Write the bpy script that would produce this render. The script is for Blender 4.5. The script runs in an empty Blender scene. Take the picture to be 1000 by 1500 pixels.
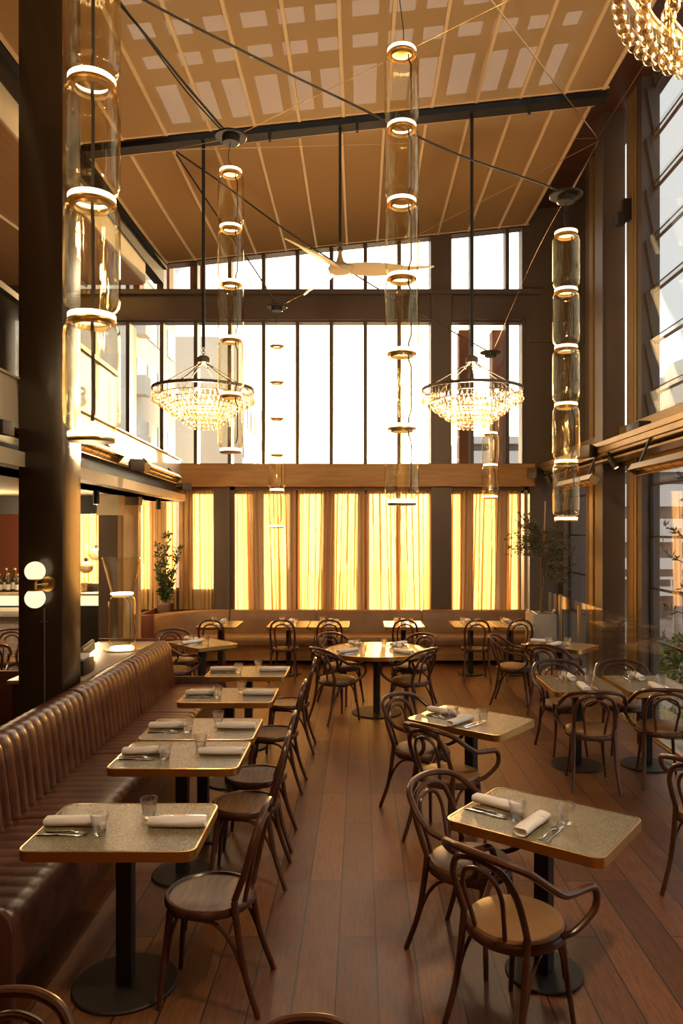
# A restaurant hall at low sun: bentwood chairs, brass-edged tables, glass pendants, curtained back wall.
SKY_BASE, SKY_GLOW, SUN_E, EXPO = .49, 8.2, 11.0, 1.25
CHAND = (55, 55, 150, 40)
import bpy, bmesh, math, random
from mathutils import Vector, Matrix
R = math.radians
PI = math.pi
rnd = random.Random(7)
SC = bpy.context.scene
COL = SC.collection
F, CX, HY, EYE = 1111.0, 528.0, 777.0, 2.15      # focal length in px, horizon, eye height

def at(x, y, Y):
    """a point seen at pixel (x, y) of the 1000x1500 frame, Y metres into the room"""
    return Vector(((x - CX) * Y / F, Y, EYE - (y - HY) * Y / F))

# ------------------------------------------------------------------ mesh builder
def catmull(pts, n=6, closed=False):
    P = [Vector(p) for p in pts]
    out = []
    m = len(P)
    rng = range(m) if closed else range(m - 1)
    for i in rng:
        if closed:
            p0, p1, p2, p3 = P[(i - 1) % m], P[i], P[(i + 1) % m], P[(i + 2) % m]
        else:
            p1, p2 = P[i], P[i + 1]
            p0 = P[i - 1] if i > 0 else p1 * 2 - p2
            p3 = P[i + 2] if i + 2 < m else p2 * 2 - p1
        for k in range(n):
            t = k / n
            out.append(0.5 * ((2 * p1) + (p2 - p0) * t + (2 * p0 - 5 * p1 + 4 * p2 - p3) * t * t + (3 * p1 - p0 - 3 * p2 + p3) * t ** 3))
    if not closed:
        out.append(P[-1])
    return out

class MB:
    def __init__(s):
        s.v = []; s.f = []
    def add(s, vs, fs):
        b = len(s.v)
        s.v.extend(tuple(v) for v in vs)
        s.f.extend(tuple(b + i for i in f) for f in fs)
        return s
    def box(s, x0, x1, y0, y1, z0, z1, rz=0, piv=None):
        vs = [Vector((x, y, z)) for z in (z0, z1) for y in (y0, y1) for x in (x0, x1)]
        if rz:
            c = Vector(piv) if piv else Vector(((x0 + x1) / 2, (y0 + y1) / 2, 0))
            m = Matrix.Rotation(rz, 3, 'Z')
            vs = [m @ (v - c) + c for v in vs]
        return s.add(vs, [(0, 2, 3, 1), (4, 5, 7, 6), (0, 1, 5, 4), (2, 6, 7, 3), (0, 4, 6, 2), (1, 3, 7, 5)])
    def obox(s, c, ax, ay, az):
        """oriented box: centre and three half-axis vectors"""
        c, ax, ay, az = Vector(c), Vector(ax), Vector(ay), Vector(az)
        vs = [c + ax * i + ay * j + az * k for k in (-1, 1) for j in (-1, 1) for i in (-1, 1)]
        return s.add(vs, [(0, 2, 3, 1), (4, 5, 7, 6), (0, 1, 5, 4), (2, 6, 7, 3), (0, 4, 6, 2), (1, 3, 7, 5)])
    def cyl(s, x, y, z0, z1, r, r2=None, n=24):
        return s.lathe([(0, z0), (r, z0), (r if r2 is None else r2, z1), (0, z1)], n, (x, y, 0))
    def lathe(s, prof, n=24, c=(0, 0, 0), closed=False):
        vs, fs, rows = [], [], []
        for r, z in prof:
            if r < 1e-6:
                rows.append([len(vs)]); vs.append((c[0], c[1], c[2] + z))
            else:
                rows.append(list(range(len(vs), len(vs) + n)))
                vs += [(c[0] + r * math.cos(2 * PI * k / n), c[1] + r * math.sin(2 * PI * k / n), c[2] + z) for k in range(n)]
        pairs = list(zip(rows, rows[1:]))
        if closed: pairs.append((rows[-1], rows[0]))
        for a, b in pairs:
            for k in range(n):
                k2 = (k + 1) % n
                if len(a) == 1 and len(b) == 1: continue
                if len(a) == 1: fs.append((a[0], b[k2], b[k]))
                elif len(b) == 1: fs.append((a[k], a[k2], b[0]))
                else: fs.append((a[k], a[k2], b[k2], b[k]))
        return s.add(vs, fs)
    def tube(s, pts, r, n=8, closed=False, sy=1.0):
        P = [Vector(p) for p in pts]
        m = len(P)
        rad = r if isinstance(r, (list, tuple)) else [r] * m
        T = []
        for i in range(m):
            a = P[(i - 1) % m] if (closed or i > 0) else P[i]
            b = P[(i + 1) % m] if (closed or i < m - 1) else P[i]
            t = b - a
            T.append(t.normalized() if t.length > 1e-9 else Vector((0, 0, 1)))
        u = T[0].cross(Vector((0, 0, 1)))
        if u.length < 1e-3: u = T[0].cross(Vector((1, 0, 0)))
        u.normalize()
        vs, fs = [], []
        for i in range(m):
            if i:
                u = (u - T[i] * u.dot(T[i]))
                if u.length < 1e-6: u = T[i].orthogonal()
                u.normalize()
            w = T[i].cross(u)
            vs += [P[i] + (u * math.cos(2 * PI * k / n) + w * math.sin(2 * PI * k / n) * sy) * rad[i] for k in range(n)]
        for i in range(m if closed else m - 1):
            j = (i + 1) % m
            for k in range(n):
                k2 = (k + 1) % n
                fs.append((i * n + k, i * n + k2, j * n + k2, j * n + k))
        if not closed:
            fs.append(tuple(range(n - 1, -1, -1)))
            fs.append(tuple((m - 1) * n + k for k in range(n)))
        return s.add(vs, fs)
    def sphere(s, c, r, nu=16, nv=10, sz=1.0):
        return s.lathe([(max(0, r * math.sin(PI * k / nv)) if 0 < k < nv else 0, -r * sz * math.cos(PI * k / nv)) for k in range(nv + 1)], nu, c)
    def prism(s, poly, z0, z1):
        n = len(poly)
        vs = [(p[0], p[1], z0) for p in poly] + [(p[0], p[1], z1) for p in poly]
        fs = [tuple(range(n - 1, -1, -1)), tuple(range(n, 2 * n))] + [(k, (k + 1) % n, n + (k + 1) % n, n + k) for k in range(n)]
        return s.add(vs, fs)
    def sweep(s, rings, caps=True, closed_ring=True):
        n = len(rings[0]); vs = [p for r in rings for p in r]; fs = []
        for i in range(len(rings) - 1):
            for k in range(n if closed_ring else n - 1):
                k2 = (k + 1) % n
                fs.append((i * n + k, i * n + k2, (i + 1) * n + k2, (i + 1) * n + k))
        if caps and closed_ring:
            fs.append(tuple(range(n - 1, -1, -1)))
            fs.append(tuple((len(rings) - 1) * n + k for k in range(n)))
        return s.add(vs, fs)
    def build(s, name, mat, parent=None, smooth=35, bev=0, seg=2, loc=None, rz=0, flip=True):
        me = bpy.data.meshes.new(name)
        bm = bmesh.new()
        vv = [bm.verts.new(v) for v in s.v]
        for f in s.f:
            try: bm.faces.new([vv[i] for i in f])
            except ValueError: pass
        if flip: bmesh.ops.recalc_face_normals(bm, faces=bm.faces)
        if bev:
            es = [e for e in bm.edges if len(e.link_faces) == 2 and e.calc_face_angle(0) > R(30)]
            bmesh.ops.bevel(bm, geom=es, offset=bev, segments=seg, profile=.5, affect='EDGES', clamp_overlap=True)
        bm.to_mesh(me); bm.free()
        if smooth:
            me.polygons.foreach_set('use_smooth', [True] * len(me.polygons))
            me.set_sharp_from_angle(angle=R(smooth))
        me.materials.append(mat)
        o = bpy.data.objects.new(name, me)
        COL.objects.link(o)
        if parent: o.parent = parent
        if loc is not None: o.location = loc
        if rz: o.rotation_euler.z = rz
        return o

def tag(o, label, cat, group=None, kind=None):
    o['label'] = label; o['category'] = cat
    if group: o['group'] = group
    if kind: o['kind'] = kind
    return o
def thing(name, label, cat, loc=(0, 0, 0), rz=0, group=None):
    o = bpy.data.objects.new(name, None); COL.objects.link(o)
    o.empty_display_size = .1
    o.location = loc; o.rotation_euler.z = rz
    return tag(o, label, cat, group)
KIDS = {}
def copy_tree(o, parent=None):
    c = o.copy(); COL.objects.link(c)
    if parent: c.parent = parent
    for ch in list(o.children): copy_tree(ch, c)
    return c
def struct(o):
    o['kind'] = 'structure'
    return o

# ------------------------------------------------------------------ materials
def newmat(name):
    m = bpy.data.materials.new(name); m.use_nodes = True
    nt = m.node_tree; nt.nodes.clear()
    out = nt.nodes.new('ShaderNodeOutputMaterial')
    return m, nt, out
def nd(nt, t, **kw):
    n = nt.nodes.new(t)
    for k, v in kw.items():
        if k in n.inputs.keys(): n.inputs[k].default_value = v
        else: setattr(n, k, v)
    return n
def rgba(c): return (c[0], c[1], c[2], 1)
def pmat(name, col, rough=.5, metal=0, col2=None, scale=8, stretch=(1, 1, 1), bump=0, bscale=60, coat=0, emit=None, estr=0, detail=4, contrast=(.35, .65)):
    m, nt, out = newmat(name)
    p = nd(nt, 'ShaderNodeBsdfPrincipled')
    p.inputs['Base Color'].default_value = rgba(col)
    p.inputs['Roughness'].default_value = rough
    p.inputs['Metallic'].default_value = metal
    if coat: p.inputs['Coat Weight'].default_value = coat; p.inputs['Coat Roughness'].default_value = .15
    if emit: p.inputs['Emission Color'].default_value = rgba(emit); p.inputs['Emission Strength'].default_value = estr
    nt.links.new(p.outputs[0], out.inputs[0])
    if col2 or bump:
        tc = nd(nt, 'ShaderNodeTexCoord'); mp = nd(nt, 'ShaderNodeMapping'); mp.inputs['Scale'].default_value = stretch
        nt.links.new(tc.outputs['Object'], mp.inputs[0])
    if col2:
        n = nd(nt, 'ShaderNodeTexNoise', Scale=scale, Detail=detail, Roughness=.6)
        nt.links.new(mp.outputs[0], n.inputs['Vector'])
        r = nd(nt, 'ShaderNodeValToRGB')
        r.color_ramp.elements[0].position = contrast[0]; r.color_ramp.elements[1].position = contrast[1]
        r.color_ramp.elements[0].color = rgba(col); r.color_ramp.elements[1].color = rgba(col2)
        nt.links.new(n.outputs['Fac'], r.inputs[0]); nt.links.new(r.outputs[0], p.inputs['Base Color'])
    if bump:
        n = nd(nt, 'ShaderNodeTexNoise', Scale=bscale, Detail=3)
        nt.links.new(mp.outputs[0], n.inputs['Vector'])
        b = nd(nt, 'ShaderNodeBump', Strength=bump, Distance=.01)
        nt.links.new(n.outputs['Fac'], b.inputs['Height']); nt.links.new(b.outputs[0], p.inputs['Normal'])
    return m
def glassmat(name, tint, base=.05, edge=.6, power=3.0, rough=.02, gl=(1, 1, 1), noise=0, rim=None, rimpow=5):
    m, nt, out = newmat(name)
    t = nd(nt, 'ShaderNodeBsdfTransparent'); t.inputs[0].default_value = rgba(tint)
    g = nd(nt, 'ShaderNodeBsdfGlossy', Roughness=rough); g.inputs['Color'].default_value = rgba(gl)
    lw = nd(nt, 'ShaderNodeLayerWeight', Blend=.5)
    pw = nd(nt, 'ShaderNodeMath', operation='POWER'); pw.inputs[1].default_value = power
    ma = nd(nt, 'ShaderNodeMath', operation='MULTIPLY_ADD'); ma.inputs[1].default_value = edge; ma.inputs[2].default_value = base
    mx = nd(nt, 'ShaderNodeMixShader')
    nt.links.new(lw.outputs['Facing'], pw.inputs[0]); nt.links.new(pw.outputs[0], ma.inputs[0]); nt.links.new(ma.outputs[0], mx.inputs[0])
    nt.links.new(t.outputs[0], mx.inputs[1]); nt.links.new(g.outputs[0], mx.inputs[2]); nt.links.new(mx.outputs[0], out.inputs[0])
    if rim:                                             # glass seen edge-on is thicker and absorbs more
        p2 = nd(nt, 'ShaderNodeMath', operation='POWER'); p2.inputs[1].default_value = rimpow
        cm = nd(nt, 'ShaderNodeMix', data_type='RGBA'); cm.inputs[6].default_value = rgba(tint); cm.inputs[7].default_value = rgba(rim)
        nt.links.new(lw.outputs['Facing'], p2.inputs[0]); nt.links.new(p2.outputs[0], cm.inputs[0]); nt.links.new(cm.outputs[2], t.inputs[0])
    if noise:
        tc = nd(nt, 'ShaderNodeTexCoord'); mp = nd(nt, 'ShaderNodeMapping'); mp.inputs['Scale'].default_value = (22, 22, 2.5)
        n = nd(nt, 'ShaderNodeTexNoise', Scale=1.0, Detail=2)
        b = nd(nt, 'ShaderNodeBump', Strength=noise, Distance=.02)
        nt.links.new(tc.outputs['Object'], mp.inputs[0]); nt.links.new(mp.outputs[0], n.inputs['Vector']); nt.links.new(n.outputs['Fac'], b.inputs['Height'])
        nt.links.new(b.outputs[0], g.inputs['Normal']); nt.links.new(b.outputs[0], lw.inputs['Normal'])
    return m
def emat(name, col, s):
    m, nt, out = newmat(name)
    e = nd(nt, 'ShaderNodeEmission', Strength=s); e.inputs[0].default_value = rgba(col)
    nt.links.new(e.outputs[0], out.inputs[0])
    return m

M = {}
M['bent'] = pmat('stained_beech', (.060, .022, .011), .28, col2=(.10, .038, .018), scale=14, stretch=(1, 1, .3))
M['seatwood'] = pmat('worn_seat_veneer', (.135, .062, .026), .42, col2=(.22, .115, .052), scale=7, stretch=(1, 6, 1))
M['pad'] = pmat('tan_leather_pad', (.23, .118, .046), .42, col2=(.28, .15, .062), scale=5, bump=.08, bscale=240)
M['brass'] = pmat('brushed_brass', (.78, .50, .17), .28, 1)
M['black'] = pmat('blackened_steel', (.016, .011, .008), .55, 0)
M['bronze'] = pmat('dark_bronze_cladding', (.118, .082, .058), .42, .15, bump=.05, bscale=300)
M['bronzegold'] = pmat('anodised_bronze_frame', (.42, .27, .11), .34, .5)
M['column'] = pmat('lacquered_dark_column', (.036, .021, .010), .22, .0, bump=.10, bscale=220, coat=.4)
M['cream'] = pmat('cream_plaster', (.72, .60, .38), .6, col2=(.66, .54, .33), scale=2)
M['goldwood'] = pmat('honey_timber_beam', (.58, .31, .10), .45, col2=(.46, .23, .07), scale=3, stretch=(.6, 6, 6), bump=.05)
M['darkwood'] = pmat('dark_stained_timber', (.10, .036, .018), .4, col2=(.065, .022, .011), scale=4, stretch=(6, 6, .6))
M['soffit'] = pmat('timber_soffit', (.36, .19, .075), .5, col2=(.31, .155, .06), scale=3, stretch=(9, .5, 1))
M['panelwood'] = pmat('pale_veneer_panel', (.62, .42, .22), .45, col2=(.52, .34, .17), scale=3, stretch=(4, 4, .6))
M['tan'] = pmat('tan_banquette_leather', (.27, .145, .062), .40, col2=(.22, .115, .048), scale=4, bump=.06, bscale=200)
M['concrete'] = pmat('pale_concrete', (.48, .44, .38), .8, col2=(.40, .37, .32), scale=6, bump=.1)
M['steel'] = pmat('polished_steel', (.75, .73, .70), .16, 1)
M['linen'] = pmat('white_linen', (.93, .87, .85), .85, bump=.15, bscale=500)
M['marble'] = pmat('terrazzo_console_top', (.48, .38, .28), .35, col2=(.36, .27, .19), scale=30)
M['opal'] = emat('lit_opal_glass', (1, .80, .47), .58)
M['led'] = emat('led_ring', (1, .76, .40), 3.6)
M['strip'] = emat('backlit_strip', (1, .80, .42), .60)
M['bulb'] = emat('warm_bulb', (1, .72, .34), 14)
M['trunk'] = pmat('olive_bark', (.20, .13, .075), .8, col2=(.12, .075, .04), scale=20)
M['leaf'] = pmat('olive_leaf', (.115, .115, .045), .5, col2=(.17, .165, .075), scale=9)
M['leafdark'] = pmat('bay_leaf', (.045, .060, .020), .45, col2=(.075, .090, .030), scale=9)
M['bush'] = pmat('street_shrub_leaf', (.12, .15, .035), .6, col2=(.22, .24, .07), scale=6)
M['cable'] = pmat('black_cable', (.012, .010, .008), .5)
M['wire'] = pmat('thin_brass_wire', (.75, .50, .22), .3, 1)
M['redfin'] = pmat('red_brown_fin', (.30, .12, .065), .6)
M['mesh'] = None
M['fanblade'] = pmat('pale_timber_fan', (.55, .40, .22), .45)
M['reflector'] = pmat('heater_reflector', (.85, .66, .34), .22, 1)
M['pane'] = glassmat('window_pane', (.97, .97, .95), .03, .5, 4)
M['balglass'] = glassmat('balustrade_glass', (.96, .97, .96), .02, .28, 4)
M['lampglass'] = glassmat('blown_lamp_glass', (.995, .98, .93), .05, .62, 3.0, .03, (1, .88, .62), noise=.55, rim=(.40, .22, .08), rimpow=7)
M['tumbler'] = glassmat('tumbler_glass', (.96, .96, .95), .17, .85, 1.4, .02, rim=(.80, .77, .70), rimpow=4)
M['crystal'] = glassmat('amber_glass_drop', (1, .94, .80), .20, .75, 1.6, .03, (1, .91, .72))
def m_tumbler():
    m, nt, out = newmat('tumbler_glass_clear')
    t = nd(nt, 'ShaderNodeBsdfTransparent'); t.inputs[0].default_value = (.97, .97, .96, 1)
    g = nd(nt, 'ShaderNodeBsdfGlass', Roughness=0.0, IOR=1.45)
    mx = nd(nt, 'ShaderNodeMixShader'); mx.inputs[0].default_value = .68
    nt.links.new(t.outputs[0], mx.inputs[1]); nt.links.new(g.outputs[0], mx.inputs[2]); nt.links.new(mx.outputs[0], out.inputs[0])
    return m
M['tumbler'] = m_tumbler()
M['bottle'] = pmat('dark_bottle_glass', (.05, .035, .012), .12, coat=.5)
M['whitepaper'] = pmat('white_paper', (.78, .74, .68), .7)
M['rattan'] = pmat('woven_rattan', (.62, .45, .22), .7)
M['plum'] = pmat('plum_wood', (.16, .05, .028), .4)

# table top: pressed-glass speckle
def m_tabletop():
    m, nt, out = newmat('speckled_table_top')
    p = nd(nt, 'ShaderNodeBsdfPrincipled', Roughness=.26)
    tc = nd(nt, 'ShaderNodeTexCoord')
    v = nd(nt, 'ShaderNodeTexVoronoi', Scale=170.0)
    n = nd(nt, 'ShaderNodeTexNoise', Scale=320.0, Detail=2)
    r = nd(nt, 'ShaderNodeValToRGB')
    r.color_ramp.elements[0].color = (.135, .108, .060, 1); r.color_ramp.elements[1].color = (.31, .255, .155, 1)
    sep = nd(nt, 'ShaderNodeSeparateColor')
    b = nd(nt, 'ShaderNodeBump', Strength=.35, Distance=.004)
    L = nt.links.new
    L(tc.outputs['Object'], v.inputs['Vector']); L(tc.outputs['Object'], n.inputs['Vector'])
    L(v.outputs['Color'], sep.inputs[0]); L(sep.outputs[0], r.inputs[0]); L(r.outputs[0], p.inputs['Base Color'])
    L(v.outputs['Distance'], b.inputs['Height']); L(b.outputs[0], p.inputs['Normal'])
    L(p.outputs[0], out.inputs[0])
    return m
M['top'] = m_tabletop()

def m_floor():
    m, nt, out = newmat('oak_plank_floor')
    L = nt.links.new
    p = nd(nt, 'ShaderNodeBsdfPrincipled')
    tc = nd(nt, 'ShaderNodeTexCoord')
    mp = nd(nt, 'ShaderNodeMapping'); mp.inputs['Rotation'].default_value = (0, 0, -PI / 2); mp.inputs['Location'].default_value = (0, .08 + .195 * 60, 0)
    L(tc.outputs['Object'], mp.inputs[0])
    def brick(c1, c2, mort):
        b = nd(nt, 'ShaderNodeTexBrick', offset=.41, offset_frequency=3, squash=1.0)
        b.inputs['Scale'].default_value = 1; b.inputs['Brick Width'].default_value = 1.55; b.inputs['Row Height'].default_value = .195
        b.inputs['Mortar Size'].default_value = .004; b.inputs['Mortar Smooth'].default_value = .1; b.inputs['Bias'].default_value = 0
        b.inputs['Color1'].default_value = rgba(c1); b.inputs['Color2'].default_value = rgba(c2); b.inputs['Mortar'].default_value = rgba(mort)
        L(mp.outputs[0], b.inputs['Vector']); return b
    b = brick((.112, .039, .013), (.228, .088, .031), (.012, .005, .002))
    ms = nd(nt, 'ShaderNodeMapping'); ms.inputs['Scale'].default_value = (16, 1.3, 1)
    L(tc.outputs['Object'], ms.inputs[0])
    n = nd(nt, 'ShaderNodeTexNoise', Scale=5.0, Detail=7, Roughness=.65, Distortion=.9)
    L(ms.outputs[0], n.inputs['Vector'])
    r = nd(nt, 'ShaderNodeValToRGB'); r.color_ramp.elements[0].position = .32; r.color_ramp.elements[1].position = .62
    r.color_ramp.elements[0].color = (.50, .46, .42, 1); r.color_ramp.elements[1].color = (1.22, 1.16, 1.1, 1)
    L(n.outputs['Fac'], r.inputs[0])
    mx = nd(nt, 'ShaderNodeMix', data_type='RGBA', blend_type='MULTIPLY'); mx.inputs[0].default_value = 1
    L(b.outputs['Color'], mx.inputs[6]); L(r.outputs[0], mx.inputs[7]); L(mx.outputs[2], p.inputs['Base Color'])
    rr = nd(nt, 'ShaderNodeMapRange'); rr.inputs[3].default_value = .30; rr.inputs[4].default_value = .50
    L(n.outputs['Fac'], rr.inputs[0]); L(rr.outputs[0], p.inputs['Roughness'])
    ad = nd(nt, 'ShaderNodeMath', operation='MULTIPLY_ADD'); ad.inputs[1].default_value = -1.2
    L(b.outputs['Fac'], ad.inputs[0]); L(n.outputs['Fac'], ad.inputs[2])
    bp = nd(nt, 'ShaderNodeBump', Strength=.25, Distance=.004); L(ad.outputs[0], bp.inputs['Height']); L(bp.outputs[0], p.inputs['Normal'])
    L(p.outputs[0], out.inputs[0])
    return m
M['floor'] = m_floor()

M['bench'] = None
M['seatwood'].node_tree.nodes['Principled BSDF'].inputs['Specular IOR Level'].default_value = .25
def m_benchleather():
    m = pmat('worn_brown_leather', (.060, .014, .006), .36, col2=(.145, .046, .019), scale=7, bump=.12, bscale=120, detail=8)
    return m
M['bench'] = m_benchleather()
M['bench'].node_tree.nodes['Principled BSDF'].inputs['Specular IOR Level'].default_value = .38

def m_sheer(name, tr, tl, fac, dif=.35):
    m, nt, out = newmat(name)
    L = nt.links.new
    t = nd(nt, 'ShaderNodeBsdfTransparent'); t.inputs[0].default_value = rgba(tr)
    s = nd(nt, 'ShaderNodeBsdfTranslucent'); s.inputs[0].default_value = rgba(tl)
    d = nd(nt, 'ShaderNodeBsdfDiffuse'); d.inputs[0].default_value = rgba([c * .9 for c in tl])
    m1 = nd(nt, 'ShaderNodeMixShader'); m1.inputs[0].default_value = dif
    m2 = nd(nt, 'ShaderNodeMixShader'); m2.inputs[0].default_value = fac
    L(s.outputs[0], m1.inputs[1]); L(d.outputs[0], m1.inputs[2])
    L(t.outputs[0], m2.inputs[1]); L(m1.outputs[0], m2.inputs[2]); L(m2.outputs[0], out.inputs[0])
    return m
M['sheer'] = m_sheer('sheer_curtain_cloth', (1.0, .80, .46), (.92, .65, .30), .955)
M['sail'] = m_sheer('shade_sail_cloth', (.95, .82, .70), (.82, .49, .20), .82, .62)

def m_grille():
    m, nt, out = newmat('perforated_grille')
    L = nt.links.new
    p = nd(nt, 'ShaderNodeBsdfPrincipled', Roughness=.6, Metallic=0)
    tc = nd(nt, 'ShaderNodeTexCoord')
    w = nd(nt, 'ShaderNodeTexWave', wave_type='BANDS', bands_direction='Z', Scale=22.0)
    w2 = nd(nt, 'ShaderNodeTexWave', wave_type='BANDS', bands_direction='Y', Scale=9.0)
    mu = nd(nt, 'ShaderNodeMath', operation='MAXIMUM')
    r = nd(nt, 'ShaderNodeValToRGB'); r.color_ramp.elements[0].position = .55; r.color_ramp.elements[1].position = .8
    r.color_ramp.elements[0].color = (.006, .006, .008, 1); r.color_ramp.elements[1].color = (.05, .052, .06, 1)
    L(tc.outputs['Object'], w.inputs[0]); L(tc.outputs['Object'], w2.inputs[0]); L(w.outputs[1], mu.inputs[0]); L(w2.outputs[1], mu.inputs[1])
    L(mu.outputs[0], r.inputs[0]); L(r.outputs[0], p.inputs['Base Color']); L(p.outputs[0], out.inputs[0])
    return m
M['grille'] = m_grille()
def m_tiles():
    m, nt, out = newmat('white_glazed_brick')
    L = nt.links.new
    p = nd(nt, 'ShaderNodeBsdfPrincipled', Roughness=.3)
    tc = nd(nt, 'ShaderNodeTexCoord'); mp = nd(nt, 'ShaderNodeMapping'); mp.inputs['Rotation'].default_value = (PI / 2, 0, 0)
    b = nd(nt, 'ShaderNodeTexBrick'); b.inputs['Scale'].default_value = 1; b.inputs['Brick Width'].default_value = .21; b.inputs['Row Height'].default_value = .09
    b.inputs['Mortar Size'].default_value = .006
    b.inputs['Color1'].default_value = (.42, .36, .30, 1); b.inputs['Color2'].default_value = (.52, .46, .40, 1); b.inputs['Mortar'].default_value = (.72, .62, .48, 1)
    L(tc.outputs['Object'], mp.inputs[0]); L(mp.outputs[0], b.inputs[0]); L(b.outputs[0], p.inputs['Base Color']); L(p.outputs[0], out.inputs[0])
    return m
M['tiles'] = m_tiles()
# ================================================================== THE ROOM
YB = 13.1
XF = 3.45            # louvred facade plane
struct(MB().box(-7.5, 3.0, -4, 13.1, -.2, 0).build('floor', M['floor'], smooth=0))
struct(MB().box(3.0, 3.75, -4, 13.3, -.75, -.46).build('trim_1', M['concrete'], smooth=0))                # low ledge between floor edge and facade
struct(MB().box(2.985, 3.02, 2.0, 12.85, -.2, .012).build('trim_2', M['bronzegold'], smooth=0))           # metal floor edge
# side, rear walls that close the room
struct(MB().box(-7.7, -7.5, -4, 13.3, -.2, 9).build('wall_left', M['darkwood'], smooth=0))
struct(MB().box(-7.7, 3.8, -4.2, -4, -.2, 9).build('wall_rear', M['darkwood'], smooth=0))
struct(MB().box(XF, 3.75, -4, 2.4, -.5, 9).build('wall_right', M['bronze'], smooth=0))
# back wall masonry and dark cladding
w = MB()
w.box(2.87, 3.75, 12.87, 13.35, -.2, 5.33).box(2.87, 3.75, 12.87, 13.35, 5.345, 9)
w.box(2.895, 3.75, 12.89, 13.35, 5.33, 5.345)
w.box(-2.22, 2.87, 13.0, 13.3, -.2, .78)
w.box(-3.9, -2.22, 13.0, 13.3, -.2, 1.12)
w.box(-7.5, -4.9, 13.0, 13.3, -.2, 3.0).box(-4.34, -3.9, 13.0, 13.3, -.2, 3.0).box(-4.9, -4.34, 13.0, 13.3, -.2, 1.25).box(-4.9, -4.34, 13.0, 13.3, 2.5, 3.0)
w.box(-7.5, -5.2, 13.0, 13.3, 3.0, 9)
w.box(-5.2, 2.87, 13.1, 13.3, 7.75, 9)
w.box(-5.2, 2.87, 13.05, 13.25, 2.79, 3.28)
struct(w.build('wall_back', M['bronze'], smooth=0))
struct(MB().box(1.19, 1.54, 12.83, 13.35, 0, 7.6).build('column', M['bronze'], bev=.008, seg=1))
struct(MB().box(-2.22, -2.14, 12.9, 13.3, 0, 2.95).box(-2.5, -2.24, 12.93, 13.3, 0, 2.95).box(-2.28, -2.22, 12.86, 13.3, 0, 2.95).build('column', M['bronze'], smooth=0))
struct(MB().box(2.70, 2.74, 12.95, 13.3, .0, 2.9).box(2.78, 2.84, 12.9, 13.3, .0, 2.9).build('trim_3', M['bronzegold'], smooth=0))
# honey timber beam over the curtains
struct(MB().box(-3.6, 2.93, 12.74, 13.05, 2.90, 3.27).box(-3.6, 2.93, 12.71, 13.05, 2.895, 2.915).build('trim_4', M['goldwood'], bev=.004, seg=1))
struct(MB().box(-3.9, 2.87, 12.9, 12.99, 2.835, 2.895).build('trim_5', M['bronze'], smooth=0))           # curtain track pelmet
# transom I-beam between the tall lights and the clerestory
t = MB().box(-5.2, 3.05, 12.78, 13.2, 6.14, 6.22).box(-5.2, 3.1, 12.9, 13.2, 6.02, 6.14).box(-5.2, 2.87, 12.9, 13.2, 5.74, 6.02)
struct(t.build('trim_6', M['bronze'], smooth=0))
# tall windows and clerestory on the back wall
mulx = [534.8 - 49.25 * k for k in range(0, 9)] + [584.1, 689.5, 741.0]
mx = sorted([(x - CX) * YB / F for x in mulx])
edges = [-5.2] + mx + [2.80]
def backwin(name, z0, z1, nz):
    fr = MB()
    for x in mx: fr.box(x - .032, x + .032, 12.98, 13.2, z0, z1)
    fr.box(2.745, 2.80, 12.9, 13.2, z0, z1).box(2.80, 2.87, 12.87, 13.2, z0, z1).box(-5.2, 2.87, 13.0, 13.2, z1 - .03, z1).box(-5.2, 2.87, 13.0, 13.2, z0, z0 + .02)
    o = struct(fr.build(name, M['bronze'], smooth=0))
    for a, b in zip(edges, edges[1:]):
        MB().box(a + .03, b - .03, 13.09, 13.104, z0 + .02, z1 - .03).build('pane', M['pane'], o, smooth=0)
    return o
backwin('window_1', 3.28, 5.75, 1)
backwin('window_2', 6.2, 7.75, 1)
# lower curtained windows: panes, slim mullions; deep fins stand outside every mullion
fr = MB()
lowx = [(x - CX) * YB / F for x in (379, 432.5, 482.5, 533, 584, 684, 735)]
for x in lowx: fr.box(x - .03, x + .03, 13.12, 13.2, .78, 2.95)
o3 = struct(fr.build('window_3', M['bronze'], smooth=0))
ed = [-2.14] + lowx[:5] + [1.19]
for a, b in list(zip(ed, ed[1:])) + [(1.54, lowx[5]), (lowx[5], lowx[6]), (lowx[6], 2.72)]:
    MB().box(a + .03, b - .03, 13.14, 13.154, .78, 2.95).build('pane', M['pane'], o3, smooth=0)
f4 = MB()
lx4 = [(x - CX) * YB / F for x in (207.5, 236, 274, 300)]
for x in lx4[1:2] + lx4[2:3]: f4.box(x - .14, x + .14, 13.1, 13.22, 1.12, 2.95)
f4.box(-3.9, -2.5, 13.1, 13.22, 1.12, 1.16)
o4 = struct(f4.build('window_4', M['bronze'], smooth=0))
MB().box(-3.9, -2.5, 13.14, 13.154, 1.14, 2.95).build('pane', M['pane'], o4, smooth=0)
o5 = struct(MB().box(-4.9, -4.86, 13.1, 13.2, 1.25, 2.5).box(-4.38, -4.34, 13.1, 13.2, 1.25, 2.5).build('window_5', M['bronze'], smooth=0))
MB().box(-4.86, -4.38, 13.14, 13.154, 1.25, 2.5).build('pane', M['pane'], o5, smooth=0)
fins = MB()
for x, wd in zip(lowx, (.125, .115, .115, .11, .03, .11, .12)): fins.box(x - wd, x + wd, 13.3, 13.5, -.3, 3.2)
struct(fins.build('trim_7', M['redfin'], smooth=0))
fins = MB()
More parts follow.
